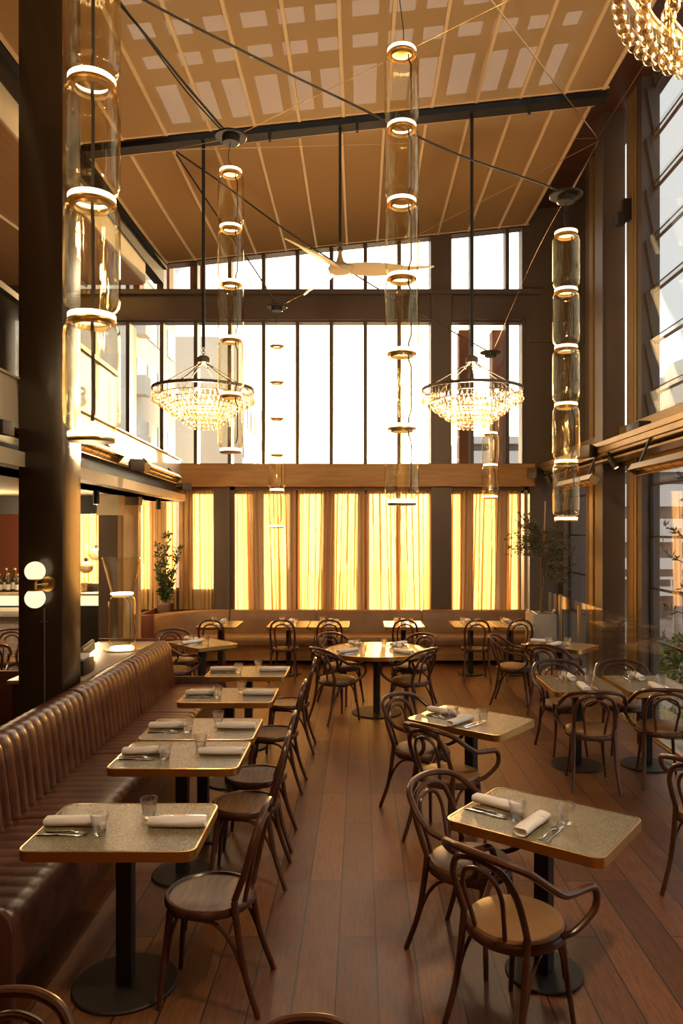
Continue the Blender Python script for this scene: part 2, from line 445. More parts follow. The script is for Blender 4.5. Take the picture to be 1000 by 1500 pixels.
for px, wd in ((680, .115), (728, .115), (192, .05), (242, .11), (290, .11), (203, .06)):
    x = (px - CX) * 13.6 / F
    z0, z1 = (3.2, 5.71) if px > 600 else ((3.2, 5.8) if px in (192,) else (6.1, 8.2))
    fins.box(x - wd, x + wd, 13.45, 13.75, z0, z1)
struct(fins.build('trim_8', M['redfin'], smooth=0))
# ---------------------------------------------------------------- louvred glass facade on the right
struct(MB().box(3.17, 3.46, 9.92, 10.2, -.46, 8.8).box(3.155, 3.17, 9.9, 10.22, -.46, 8.8).build('column', M['bronze'], bev=.004, seg=1))
sill = MB().box(3.38, 3.72, 2.4, 12.87, 3.27, 3.5).box(3.42, 3.72, 2.4, 12.87, 2.98, 3.27).box(3.40, 3.7, 2.4, 12.87, -.46, -.40)
struct(sill.build('trim_9', M['bronzegold'], bev=.006, seg=1))
bm_ = MB().box(3.02, 3.15, 2.4, 12.85, 3.20, 3.27).box(3.02, 3.15, 2.4, 12.85, 3.125, 3.195).box(3.04, 3.40, 2.4, 12.85, 3.09, 3.125).box(3.10, 3.36, 2.4, 12.85, 3.03, 3.06)
struct(bm_.build('trim_10', M['bronzegold'], bev=.005, seg=1))
def louvre(name, y0, y1, z0, z1, tilt, sp=.62, zs=None):
    """a bay of glass louvre blades between two jambs"""
    fr = MB()
    for y in (y0, y1):
        fr.box(3.40, 3.62, y - .14 if y == y1 else y, y if y == y1 else y + .14, z0, z1)
    o = struct(fr.build(name, M['bronze'], smooth=0))
    n = 0
    z = zs if zs is not None else z0
    while z < z1 - .05:
        zt = min(z + sp, z1)
        ang = tilt
        cz = (z + zt) / 2; h = (zt - z) / 2 * 1.02
        c = Vector((XF + .06, (y0 + y1) / 2, cz))
        up = Vector((-math.sin(ang), 0, math.cos(ang)))
        nx = Vector((math.cos(ang), 0, math.sin(ang)))
        L = (y1 - y0) / 2 - .16
        MB().obox(c, nx * .005, Vector((0, L, 0)), up * h).build('louvre_blade', M['pane'], o, smooth=0)
        b = MB()
        for s_ in (-1, 1): b.obox(c + Vector((0, s_ * L, 0)), nx * .016, Vector((0, .02, 0)), up * h * .96)
        b.obox(c - up * h, nx * .014, Vector((0, L, 0)), up * .014)
        if tilt > .05: b.obox(c - up * (h - .07), nx * .008, Vector((0, L, 0)), up * .005)
        for s_ in (-1, 1):
            b.obox(c + Vector((-.05, s_ * (L + .03), -.1)), Vector((.03, 0, .05)), Vector((0, .008, 0)), Vector((.005, 0, -.004)) * 2)
        b.build('blade_frame', M['black'] if tilt < .05 else M['bronze'], o, smooth=0)
        z += sp; n += 1
    return o
louvre('window_6', 5.4, 9.32, -.40, 2.98, .015, zs=-.40)
louvre('window_7', 5.4, 9.32, 3.50, 8.8, .17, zs=3.18)
louvre('window_8', 11.32, 12.87, -.40, 2.98, .015, zs=-.40)
louvre('window_9', 11.32, 12.87, 3.50, 8.8, .17, zs=3.18)
louvre('window_10', 2.4, 5.3, -.40, 2.98, .015, zs=-.40)
louvre('window_11', 2.4, 5.3, 3.50, 8.8, .17, zs=3.18)
# narrow fixed lights and mullions either side of the column
fm = MB()
for ya, yb in ((9.46, 9.70), (9.36, 9.44), (11.12, 11.30), (5.3, 5.4)):
    fm.box(3.40, 3.6, ya, yb, -.4, 8.8)
o12 = struct(fm.build('window_12', M['bronzegold'], smooth=0))
for ya, yb in ((9.70, 9.93), (10.2, 10.9)):
    MB().box(3.50, 3.512, ya, yb, -.4, 8.8).build('pane', M['pane'], o12, smooth=0)
    rb = MB()
    for z in [-.4 + .62 * k for k in range(15)]: rb.box(3.485, 3.53, ya, yb, z - .014, z + .014)
    rb.build('glazing_bar', M['bronze'], o12, smooth=0)
struct(MB().box(3.3, 3.44, 9.52, 9.60, 6.05, 6.32).box(3.22, 3.32, 9.5, 9.62, 6.0, 6.14).build('trim_11', M['black'], smooth=0))     # steel cleat on the mullion
# dark tower-side panel closing the far upper corner
struct(MB().box(3.44, 3.58, 10.88, 11.12, -.4, 8.8).build('trim_25', M['bronze'], smooth=0))
struct(MB().box(3.56, 3.62, 11.4, 12.87, 3.5, 9).build('trim_12', M['bronze'], smooth=0))
# top of facade and dark header
struct(MB().box(2.95, 3.75, -4, 13.3, 8.75, 9.05).build('trim_13', M['black'], smooth=0))
# ---------------------------------------------------------------- roof: sloping slabs, glazing bars, skylight panes
def zs(x): return 7.023 + .1057 * x
def slab(mb, x0, x1, y0, y1, off, th):
    vs = [(x, y, zs(x) + off + d) for d in (0, th) for y in (y0, y1) for x in (x0, x1)]
    return mb.add(vs, [(0, 2, 3, 1), (4, 5, 7, 6), (0, 1, 5, 4), (2, 6, 7, 3), (0, 4, 6, 2), (1, 3, 7, 5)])
rf = MB()
SKX0, SKX1, SKY0, SKY1 = -2.35, 2.45, 5.2, 9.32
slab(rf, -7.6, 3.8, -4.1, SKY0, .26, .12); slab(rf, -7.6, 3.8, 9.42, 13.3, .26, .12)
slab(rf, -7.6, SKX0, SKY0, 9.42, .26, .12); slab(rf, SKX1, 3.8, SKY0, 9.42, .26, .12)
slab(rf, -7.6, 3.4, 12.9, 13.12, .0, .3)  # fascia added above the sail edge to block sun stripes on the cloth
struct(rf.build('ceiling', M['darkwood'], smooth=0))
sk = MB()
nx = 13
xs = [SKX0 + (SKX1 - SKX0) * k / nx for k in range(nx + 1)]
for x in xs: slab(sk, x - .05, x + .05, SKY0, 9.42, .25, .10)
for y, wd in ((5.25, .06), (5.8, .06), (6.32, .06), (6.80, .06), (7.27, .05), (7.77, .05), (8.28, .06), (9.38, .06)):
    slab(sk, SKX0, SKX1, y - wd, y + wd, .245, .12)
sko = struct(sk.build('window_13', M['black'], smooth=0))
for a, b in zip(xs, xs[1:]):
    q = MB(); slab(q, a + .04, b - .04, SKY0, 9.4, .30, .012); q.build('pane', M['pane'], sko, smooth=0)
# roof steel between the two sails and along their left edge
bmx = MB()
slab(bmx, -3.5, 2.95, 9.02, 9.20, -.02, .04); slab(bmx, -3.5, 2.95, 9.08, 9.12, .02, .06)
for px in (395, 523, 775): 
    x = (px - CX) * 9.0 / F
    bmx.box(x - .015, x + .015, 8.95, 9.02, zs(x) - .14, zs(x) + .1)
struct(bmx.build('steel_beam', M['black'], smooth=0))
struct(MB().box(-3.52, -3.36, -4, 12.95, 6.36, 6.62).box(-3.60, -3.30, -4, 12.95, 6.60, 6.68).build('steel_beam', M['black'], smooth=0))
# mezzanine soffit above, with its cream edge
struct(MB().box(-7.5, -3.40, -4, 11.9, 6.00, 6.03).build('trim_14', M['soffit'], smooth=0))
struct(MB().box(-7.5, -3.38, -4, 11.92, 6.03, 6.36).build('trim_15', M['cream'], smooth=0))
mz = MB()
for k in range(1, 5):   # curved bead on the soffit
    pass
mz.tube(catmull([(-7.2, 4.2, 5.98), (-5.6, 6.2, 5.98), (-4.6, 8.2, 5.98), (-4.3, 10.2, 5.98), (-4.3, 11.9, 5.98)], 8), .02, 6)
struct(mz.build('trim_16', M['cream']))
# ---------------------------------------------------------------- mezzanine edge (runs slightly skew to the room)
def mxl(Y, d=0): return -2.344 - .052 * Y + d
def skew(mb, d0, d1, y0, y1, z0, z1, d0t=None, d1t=None):
    d0t = d0 if d0t is None else d0t; d1t = d1 if d1t is None else d1t
    vs = []
    for (z, a, b) in ((z0, d0, d1), (z1, d0t, d1t)):
        for y in (y0, y1):
            for d in (a, b): vs.append((mxl(y, d), y, z))
    return mb.add(vs, [(0, 2, 3, 1), (4, 5, 7, 6), (0, 1, 5, 4), (2, 6, 7, 3), (0, 4, 6, 2), (1, 3, 7, 5)])
q = MB(); skew(q, -.12, 0, -4, 12.74, 2.94, 3.32, -.12, -.02); skew(q, -.5, 0.05, -4, 12.78, 2.64, 2.755); skew(q, -4.8, -.1, -4, 13.0, 2.64, 2.70)
skew(q, -.16, .01, -4, 12.74, 3.32, 3.335)
struct(q.build('trim_17', M['cream'], smooth=0))
q = MB(); skew(q, -.2, -.03, -4, 12.7, 2.755, 2.94, -.2, -.10)
struct(q.build('trim_18', M['grille'], smooth=0))
q = MB(); skew(q, -4.8, -.12, -4, 13.0, 3.1, 3.2)
struct(q.build('trim_19', M['darkwood'], smooth=0))       # mezzanine floor
q = MB(); skew(q, -.08, -.068, -4, 9.0, 3.335, 3.97)
gb = q.build('glass_balustrade', M['balglass'], smooth=0)
tag(gb, 'clear glass balustrade along the upper gallery on the left', 'balustrade')
q = MB(); skew(q, -.11, -.05, -4, 9.0, 3.97, 4.02)
q.build('handrail', M['black'], gb, smooth=0)
for y in (5.2, 6.4, 7.6, 8.9): MB().box(mxl(y, -.16), mxl(y, -.12), y, y + .05, 3.2, 3.97).build('post', M['black'], gb, smooth=0)
q = MB().box(-6.9, -6.7, 12.3, 12.5, 3.2, 6.0).box(-6.1, -6.0, 12.3, 12.4, 3.2, 6.0).box(-6.7, -5.5, 12.3, 12.4, 4.6, 4.7)
struct(q.build('trim_20', M['bronze'], smooth=0))
# ---------------------------------------------------------------- big lacquered column on the left
struct(MB().box(-2.655, -2.31, 5.88, 6.27, 0, 6.66).build('column', M['column'], bev=.012, seg=2))
struct(MB().tube([(-2.447, 5.872, 0), (-2.447, 5.872, 1.55)], .008, 6).box(-2.475, -2.42, 5.866, 5.88, 1.44, 1.447).build('trim_21', M['bronze']))   # conduit down its face
# ================================================================== TABLES, CHAIRS, SETTINGS
def rrect(a, b, r, n=6):
    pts = []
    for cx, cy, a0 in ((a - r, b - r, 0), (-a + r, b - r, 90), (-a + r, -b + r, 180), (a - r, -b + r, 270)):
        for k in range(n + 1):
            t = R(a0 + 90 * k / n); pts.append((cx + r * math.cos(t), cy + r * math.sin(t)))
    return pts
def circ(r, n=48): return [(r * math.cos(2 * PI * k / n), r * math.sin(2 * PI * k / n)) for k in range(n)]
TOPZ = .75
def make_table(outline, inner, pole_r, base_r, square=True):
    t = thing('dining_table', 'x', 'table')
    MB().prism(inner, TOPZ - .03, TOPZ).build('table_top', M['top'], t, bev=.0015, seg=1)
    n = len(outline)
    e = MB()
    rings = [[(p[0], p[1], TOPZ - .045) for p in inner], [(p[0], p[1], TOPZ - .045) for p in outline], [(p[0], p[1], TOPZ) for p in outline], [(p[0], p[1], TOPZ + .0012) for p in inner]]
    e.sweep(rings, caps=False).build('brass_edge', M['brass'], t, smooth=40)
    MB().prism([(p[0] * .97, p[1] * .97) for p in inner], TOPZ - .044, TOPZ - .03).build('under_board', M['darkwood'], t)
    b = MB()
    if square: b.box(-.037, .037, -.037, .037, .015, TOPZ - .045)
    else: b.cyl(0, 0, .015, TOPZ - .045, pole_r, n=24)
    b.box(-.16, .16, -.16, .16, TOPZ - .052, TOPZ - .044)
    b.build('pole', M['black'], t, bev=.004 if square else 0, seg=1)
    MB().lathe([(0, 0), (base_r, 0), (base_r, .010), (base_r - .006, .016), (0, .018)], 56).build('base_plate', M['black'], t)
    return t
A_, B_ = .39, .295
proto_table = make_table(rrect(A_, B_, .055), rrect(A_ - .008, B_ - .008, .049), .04, .27)
proto_round = make_table(circ(.59, 64), circ(.58, 64), .042, .295, square=False)
proto_round.name = 'round_table'

# ---- bentwood chairs.  local frame: +y is the way the sitter faces, origin on the floor under the seat centre
def ring(r, z, n=40): return [(r * math.cos(2 * PI * k / n), r * math.sin(2 * PI * k / n), z) for k in range(n)]
def mirror(p): return [(-x, y, z) for x, y, z in p]
def legs(c, spread):
    for s in (-1, 1):
        p = catmull([(s * .128, .150, .44), (s * .138, .172, .25), (s * spread, .195, 0)], 5)
        MB().tube(p, [.0175 - .006 * k / (len(p) - 1) for k in range(len(p))], 10).build('leg', M['bent'], c)
def rear_leg(c, s):
    p = catmull([(s * .163, -.150, .50), (s * .165, -.158, .42), (s * .172, -.195, .2), (s * .190, -.262, 0)], 6)
    MB().tube(p, [.0165 - .004 * max(0, k / (len(p) - 1) - .2) for k in range(len(p))], 10).build('leg', M['bent'], c)
def braces(c):
    for s in (-1, 1):
        p = catmull([(s * .120, .150, .405), (s * .150, .05, .408), (s * .163, -.06, .395), (s * .170, -.135, .32), (s * .176, -.19, .20), (s * .180, -.207, .15)], 6)
        MB().tube(p, .0095, 8).build('brace', M['bent'], c)
    p = catmull([(-.138, .165, .20), (-.132, .150, .31), (-.095, .125, .395), (0, .112, .408), (.095, .125, .395), (.132, .150, .31), (.138, .165, .20)], 5)
    MB().tube(p, .009, 8).build('brace', M['bent'], c)
def make_side_chair():
    c = thing('bistro_chair', 'x', 'chair')
    MB().lathe([(.185, .425), (.205, .425), (.212, .437), (.212, .455), (.205, .465), (.194, .466), (.188, .458), (.185, .455)], 48, closed=True).build('seat_rim', M['bent'], c)
    MB().lathe([(0, .450), (.10, .451), (.185, .457), (.19, .45), (.188, .44), (0, .438)], 48).build('seat', M['seatwood'], c)
    legs(c, .165); rear_leg(c, 1); rear_leg(c, -1); braces(c)
    half = [(.163, -.150, .50), (.172, -.195, .62), (.172, -.228, .74), (.140, -.252, .83), (.075, -.264, .872)]
    p = catmull(half + [(0, -.268, .882)] + mirror(half)[::-1], 7)
    MB().tube(p, .0155, 10).build('back_hoop', M['bent'], c)
    half = [(.085, -.178, .455), (.098, -.200, .56), (.110, -.228, .70), (.088, -.248, .785), (.045, -.256, .815)]
    p = catmull(half + [(0, -.258, .824)] + mirror(half)[::-1], 7)
    MB().tube(p, .0115, 8).build('back_loop', M['bent'], c)
    return c
def make_arm_chair():
    c = thing('bentwood_armchair', 'x', 'armchair')
    MB().lathe([(.175, .415), (.205, .415), (.216, .425), (.218, .445), (.212, .457), (.195, .46), (.175, .455)], 48, closed=True).build('seat_rim', M['bent'], c)
    MB().lathe([(0, .43), (.202, .45), (.206, .462), (.200, .476), (.17, .488), (.10, .496), (0, .498)], 48).build('seat_pad', M['pad'], c)
    legs(c, .166); rear_leg(c, 1); rear_leg(c, -1); braces(c)
    half = [(.163, -.150, .50), (.168, -.190, .60), (.162, -.226, .69), (.125, -.250, .765), (.065, -.262, .795)]
    p = catmull(half + [(0, -.266, .803)] + mirror(half)[::-1], 7)
    MB().tube(p, .0150, 10).build('back_hoop', M['bent'], c)
    half = [(.075, -.178, .455), (.088, -.205, .56), (.100, -.235, .66), (.078, -.252, .728), (.04, -.259, .752)]
    p = catmull(half + [(0, -.261, .760)] + mirror(half)[::-1], 7)
    MB().tube(p, .0105, 8).build('back_loop', M['bent'], c)
    half = [(.205, .035, .452), (.232, .105, .468), (.262, .190, .53), (.270, .205, .59), (.271, .175, .640), (.272, .10, .655), (.274, 0, .668), (.272, -.06, .683), (.261, -.13, .728), (.215, -.22, .800), (.12, -.276, .830)]
    p = catmull(half + [(0, -.293, .838)] + mirror(half)[::-1], 7)
    n = len(p)
    MB().tube(p, [.0165 - .004 * abs(2 * k / (n - 1) - 1) ** 6 for k in range(n)], 10).build('arm_rail', M['bent'], c)
    return c
proto_side = make_side_chair()
proto_arm = make_arm_chair()

# ---- table settings
def make_tumbler():
    n = 36; mb = MB()
    prof = [(0, 0), (.024, 0), (.0275, .003), (.030, .020), (.0345, .045), (.038, .063), (.0405, .072), (.0425, .092), (.0418, .0935), (.0398, .092), (.0372, .070), (.032, .045), (.0275, .022), (.024, .012), (0, .011)]
    rings = []
    for i, (r, z) in enumerate(prof):
        row = []
        for k in range(n):
            a = 2 * PI * k / n
            m = 1.0
            if 2 <= i <= 5: m = 1 - .045 * (abs(math.sin(4.5 * a)) ** .7) + .01
            row.append((r * m * math.cos(a) if r else .0003 * math.cos(a), r * m * math.sin(a) if r else .0003 * math.sin(a), z))
        rings.append(row)
    return tag(mb.sweep(rings, caps=True).build('glass_tumbler', M['tumbler'], smooth=28), 'x', 'glass')
def make_napkin():
    mb = MB(); rings = []; L = .27; N = 14; K = 24
    for i in range(N + 1):
        t = i / N; x = (t - .5) * L
        s = 1 - .10 * abs(2 * t - 1) ** 5 + .012 * math.sin(9 * t)
        row = []
        for k in range(K):
            a = 2 * PI * k / K
            ca, sa = math.cos(a), math.sin(a)
            yy = .037 * s * math.copysign(abs(ca) ** .75, ca)
            zz = .0215 + .0215 * s * math.copysign(abs(sa) ** .85, sa)
            zz += .0025 * math.sin(3 * a + 5 * t) * (1 if sa > -.2 else 0)
            row.append((x, yy + .004 * math.sin(4 * t), max(0, zz)))
        rings.append(row)
    # tucked-in spiral ends
    def inset(row, x, f): return [(x, p[1] * f, .0215 + (p[2] - .0215) * f) for p in row]
    rings = [inset(rings[0], -L / 2 + .012, .25), inset(rings[0], -L / 2 + .003, .7)] + rings + [inset(rings[-1], L / 2 - .003, .7), inset(rings[-1], L / 2 - .012, .25)]
    mb.sweep(rings)
    o = tag(mb.build('napkin', M['linen'], smooth=60), 'x', 'napkin')
    fl = MB(); rr = []
    for i in range(9):                                   # diagonal flap wrapped over the roll
        t = i / 8; a = R(-20 + 200 * t)
        y, z = .0385 * math.copysign(abs(math.cos(a)) ** .75, math.cos(a)), .0215 + .0232 * math.sin(a)
        x0 = .02 + .06 * t
        rr.append([(x0, y, z), (x0 + .045 - .02 * t, y, z), (x0 + .045 - .02 * t, y * .95, z - .003), (x0, y * .95, z - .003)])
    fl.sweep(rr).build('fold', M['linen'], o, smooth=60)
    return o
def make_knife():
    mb = MB()
    def sec(x, w, h, z): return [(x, -w, z), (x, w, z), (x, w * .8, z + h), (x, -w * .8, z + h)]
    mb.sweep([sec(-.115, .006, .004, .001), sec(-.105, .008, .006, .0005), sec(-.03, .0065, .0055, .001), sec(-.01, .005, .005, .002), sec(.0, .0075, .002, .003), sec(.06, .0095, .0018, .003), sec(.098, .0075, .0015, .002), sec(.112, .002, .001, .002)])
    return tag(mb.build('table_knife', M['steel'], smooth=40), 'x', 'knife')
def make_fork():
    mb = MB()
    def sec(x, w, h, z): return [(x, -w, z), (x, w, z), (x, w * .8, z + h), (x, -w * .8, z + h)]
    mb.sweep([sec(-.105, .003, .003, .001), sec(-.095, .0085, .003, .001), sec(-.03, .0045, .004, .004), sec(.02, .0038, .004, .009), sec(.04, .009, .003, .007), sec(.052, .0125, .002, .005)])
    for k in (-1.5, -.5, .5, 1.5):
        y = k * .0066
        mb.sweep([[(x, y - .0017, z), (x, y + .0017, z), (x, y + .0017, z + .002), (x, y - .0017, z + .002)] for x, z in ((.05, .005), (.07, .004), (.085, .004), (.1, .008))])
    return tag(mb.build('table_fork', M['steel'], smooth=40), 'x', 'fork')
PT, PN, PK, PF = make_tumbler(), make_napkin(), make_knife(), make_fork()
used = set()
def put(proto, loc, rz, label, group=None, tree=True):
    o = copy_tree(proto) if proto.name in used else proto
    used.add(proto.name)
    o.location = loc; o.rotation_euler = (0, 0, rz)
    o['label'] = label
    if group: o['group'] = group
    placed.append(o)
    return o
placed = []
def setting(cx, cy, deg, half, where, glass=(.30, .105), jit=0):
    """a rolled napkin, knife, fork and tumbler for someone facing `deg` (0 = +x, 90 = +y)"""
    a = R(deg); f = Vector((math.cos(a), math.sin(a), 0)); r = Vector((math.sin(a), -math.cos(a), 0))
    c = Vector((cx, cy, TOPZ + .0015))
    J = lambda s=1.0: rnd.uniform(-1, 1) * s
    def P(fw, rt): return c + f * (-half + fw) + r * rt
    put(PN, P(.148 + J(.006), .0 + J(.006)), a + R(J(4)), 'rolled white napkin ' + where, 'rolled napkins on the tables')
    put(PK, P(.140 + J(.008), .118), a + R(J(4)), 'steel knife ' + where, 'table knives')
    put(PF, P(.150 + J(.008), .090), a + R(J(3) - 6), 'steel fork ' + where, 'table forks')
    put(PT, P(glass[0] + J(.01), glass[1] + J(.008)), rnd.uniform(0, 6), 'clear ribbed tumbler ' + where, 'glass tumblers')
def table(x, y, deg, label, proto=None, base=1):
    o = put(proto or proto_table, (x, y, 0), R(deg), label, 'speckled brass-edged tables')
    for ch in o.children:
        if ch.name.startswith('base_plate'): ch.scale = (base, base, 1)
    return o
SG, AG = 'wooden-seat bistro chairs', 'padded bentwood armchairs'
def chair(kind, x, y, face, label):
    p = proto_side if kind == 's' else proto_arm
    return put(p, (x, y, 0), R(face - 90), label, SG if kind == 's' else AG)

ORD = ['nearest', 'second', 'third', 'fourth', 'farthest']
for i, (ty, cy, cx, fc) in enumerate([(3.595, 3.55, -.700, 176), (4.745, 4.72, -.714, 181), (5.365, 5.26, -.724, 180), (6.455, 6.37, -.734, 179), (7.545, 7.48, -.715, 181)]):
    ph = f'{ORD[i]} table along the channelled leather bench'
    table(-1.113, ty, 0, f'speckled brass-edged {ph}' if i else f'speckled brass-edged table nearest the camera along the channelled leather bench', base=.70 if i else .90)
    setting(-1.113, ty, 0, A_, f'on the bench side of the {ph}')
    setting(-1.113, ty, 180, A_, f'on the aisle side of the {ph}')
    chair('s', cx, cy, fc, f'bentwood chair with wooden seat at the {ph}')
def angled(cx, cy, rot, ph, fa, fb, ca, cb, tl):
    table(cx, cy, rot, tl, base=.69)
    setting(cx, cy, rot, A_, f'at the left end of the {ph}')
    setting(cx, cy, rot + 90, B_, f'on the near side of the {ph}')
    chair('a', ca[0], ca[1], fa, f'tan-padded bentwood armchair at the left end of the {ph}')
    chair('a', cb[0], cb[1], fb, f'tan-padded bentwood armchair on the near side of the {ph}')
angled(.89, 3.685, -36.6, 'nearest angled aisle table', -40, 43, (.557, 3.88), (.672, 3.29), 'speckled table set at an angle right of the aisle, nearest the camera')
angled(.82, 5.63, -38.5, 'second angled aisle table', -40, 43, (.475, 5.875), (.614, 5.27), 'speckled table set at an angle right of the aisle, second from the camera')
angled(2.44, 9.30, -40, 'angled table by the concrete planter', -20, 52, (1.90, 9.43), (2.25, 8.92), 'speckled table set at an angle beside the concrete planter')
# two tables joined by the windows
for k, (x, ph) in enumerate([(1.975, 'left of the joined window tables'), (2.62, 'right of the joined window tables')]):
    table(x, 6.94, 90, f'speckled table, the {ph}', base=.85)
    setting(x - .01, 6.94, 90, A_, f'on the near side of the {ph}')
    setting(x, 6.94, -90, A_, f'on the far side of the {ph}')
chair('a', 1.95, 6.44, 84, 'tan-padded bentwood armchair on the near side of the left of the joined window tables')
chair('a', 2.58, 6.52, 80, 'tan-padded bentwood armchair on the near side of the right of the joined window tables')
chair('a', 1.97, 7.38, -84, 'tan-padded bentwood armchair on the far side of the left of the joined window tables')
chair('a', 2.58, 7.41, -97, 'tan-padded bentwood armchair on the far side of the right of the joined window tables')
chair('a', 2.10, 4.50, 40, 'tan-padded bentwood armchair cut off by the right edge, before the joined window tables')
# table past the end of the leather bench
table(-1.98, 9.47, -48, 'speckled table set at an angle past the far end of the channelled leather bench', base=.74)
setting(-1.98, 9.47, -48, A_, 'at the far end of the angled table past the leather bench')
setting(-1.98, 9.47, 42, B_, 'on the near side of the angled table past the leather bench')
chair('a', -2.36, 9.86, -48, 'tan-padded bentwood armchair at the far end of the angled table past the leather bench')
chair('a', -2.27, 9.20, 42, 'tan-padded bentwood armchair on the near side of the angled table past the leather bench')
# round table
put(proto_round, (.19, 8.94, 0), 0, 'large round speckled table with brass edge in the middle of the room')
for (x, y, fc, ph) in [(-.27, 8.62, 38, 'near left'), (.56, 8.58, 140, 'near right'), (-.22, 9.50, -40, 'far left'), (.62, 9.43, 218, 'far right')]:
    d = math.degrees(math.atan2(8.94 - y, .19 - x))
    chair('a', x, y, fc, f'tan-padded bentwood armchair on the {ph} of the round table')
    setting(.19, 8.94, d, .56, f'on the {ph} of the round table')
# six tables along the back banquette
BN = ['leftmost', 'second', 'third', 'fourth', 'fifth', 'rightmost']
for i, x in enumerate([-2.10, -1.075, -.465, .64, 1.645, 2.25]):
    ph = f'{BN[i]} table along the back banquette'
    if 0 < i < 5: ph = f'{BN[i]} back banquette table from the left'
    table(x, 11.36, 90, f'speckled brass-edged {ph}', base=.70)
    setting(x, 11.36, 90, A_, f'on the near side of the {ph}')
    setting(x, 11.36, -90, A_, f'on the wall side of the {ph}')
    chair('s', [-2.13, -1.10, -.45, .63, 1.66, 2.25][i], 10.97 + [0, -.01, .0, .0, -.02, .0][i], 90 + [3, -2, 2, 0, -3, 2][i], f'bentwood chair with wooden seat at the {ph}')
# chairs cut off by the bottom edge and by the left column
chair('s', -.945, 1.82, -88, 'bentwood chair with only its top hoop showing in the lower left corner')
chair('s', -.134, 1.70, -90, 'bentwood chair whose hoop just shows at the bottom edge, beside the aisle')
# ================================================================== BENCHES
def channel_sheet(prof, y0, y1, nch, depth, sub=6, close=True):
    """a padded sheet: profile (x,z) swept along y with rounded channels between stitched valleys"""
    m = len(prof)
    nrm = []
    for i in range(m):
        a = Vector(prof[max(0, i - 1)]); b = Vector(prof[min(m - 1, i + 1)])
        t = (b - a).normalized(); nrm.append(Vector((t.y, -t.x)))
    rings = []
    N = nch * sub
    for k in range(N + 1):
        t = k / N
        ph = (t * nch) % 1.0
        h = depth * (abs(math.sin(PI * ph)) ** .42)
        y = y0 + (y1 - y0) * t
        e = 0
        if k == 0 or k == N: h = -depth * .6
        rings.append([(p[0] + n.x * (h - e), y, p[1] + n.y * (h - e)) for p, n in zip(prof, nrm)])
    return rings
bench = thing('banquette_bench', 'long channelled dark brown leather bench against the left column', 'bench', (0, 0, 0))
BY = [3.28, 4.46, 5.75, 7.05, 8.38]
backp = [(-2.28, .10), (-2.29, .5), (-2.29, .84), (-2.275, .90), (-2.235, .925), (-2.17, .932), (-2.125, .915), (-2.10, .87), (-2.085, .78), (-2.065, .62), (-2.05, .47), (-2.045, .38)][::-1]
seatp = [(-2.10, .40), (-2.06, .445), (-1.95, .455), (-1.75, .457), (-1.60, .455), (-1.555, .445), (-1.53, .415), (-1.527, .36), (-1.53, .26), (-1.54, .155)][::-1]
for a, b in zip(BY, BY[1:]):
    n = round((b - a) / .108)
    r = channel_sheet(backp, a + .004, b - .004, n, .0085)
    MB().sweep(r, caps=True).build('back_cushion', M['bench'], bench, smooth=70)
    seatd = channel_sheet(seatp, a + .004, b - .004, n, .006)
    # only the top of the seat is channelled; the front fascia is plain
    sr = []
    for row in seatd:
        y = row[0][1]
        sr.append([(p[0] if q[1] > .43 else q[0], y, p[2] if q[1] > .43 else q[1]) for p, q in zip(row, seatp)] + [(-2.08, y, .155)])
    MB().sweep(sr, caps=True).build('seat_cushion', M['bench'], bench, smooth=70)
MB().box(-2.27, -1.60, 3.30, 8.37, 0, .155).build('plinth', M['darkwood'], bench)
def endpanel(y0, y1):
    pts = [(-2.30, 0), (-1.50, 0), (-1.485, .10), (-1.485, .42), (-1.50, .48), (-1.535, .52), (-1.60, .535), (-2.30, .535)]
    vs = [(x, y, z) for y in (y0, y1) for x, z in pts]; n = len(pts)
    return MB().add(vs, [tuple(range(n)), tuple(range(2 * n - 1, n - 1, -1))] + [(k, n + k, n + (k + 1) % n, (k + 1) % n) for k in range(n)])
endpanel(3.235, 3.275).build('end_panel', M['darkwood'], bench, bev=.008)
endpanel(8.385, 8.425).build('end_panel', M['darkwood'], bench, bev=.008)
# console behind the bench
con = thing('console_cabinet', 'narrow stone-topped console behind the far half of the leather bench', 'cabinet')
MB().box(-2.95, -2.315, 6.32, 8.55, .865, .90).build('stone_top', M['marble'], con, bev=.004)
MB().box(-2.92, -2.32, 6.36, 8.52, 0, .865).build('body', M['darkwood'], con)
MB().box(-2.95, -2.30, 8.552, 8.575, .80, .93).build('end_rail', M['plum'], con, bev=.004)

# back banquette: profile swept along a plan curve that bends towards the room on the left
path = [(2.78, 12.62), (1.02, 12.62), (-.76, 12.62), (-2.2, 12.62), (-2.62, 12.63), (-2.92, 12.40), (-3.10, 12.05), (-3.17, 11.62)]
def frames(pts):
    out = []
    for i, p in enumerate(pts):
        a = Vector(pts[max(0, i - 1)]).to_2d(); b = Vector(pts[min(len(pts) - 1, i + 1)]).to_2d()
        t = (b - a).normalized(); out.append((Vector(p).to_2d(), Vector((-t.y, t.x))))     # normal points into the room
    return out
straight = [(2.78, 12.62), (1.02, 12.62), (-.74, 12.62), (-2.18, 12.62)]
curve = [Vector(p).to_2d() for p in []]
cv = [(v.x, v.y) for v in catmull([(-2.19, 12.62, 0), (-2.60, 12.56, 0), (-2.92, 12.33, 0), (-3.12, 12.0, 0), (-3.18, 11.60, 0)], 6)]
bk = thing('banquette_bench', 'smooth tan leather banquette along the curtained back wall', 'bench')
bprof = [(-.20, .40), (-.20, .78), (-.17, .815), (-.12, .825), (-.06, .815), (-.03, .78), (0, .66), (.03, .52), (.04, .42)]
sprof = [(-.05, .30), (-.05, .43), (.0, .45), (.40, .452), (.47, .445), (.50, .42), (.505, .37), (.50, .31), (.48, .30)]
kprof = [(-.1, .06), (-.1, .30), (.44, .30), (.44, .06)]
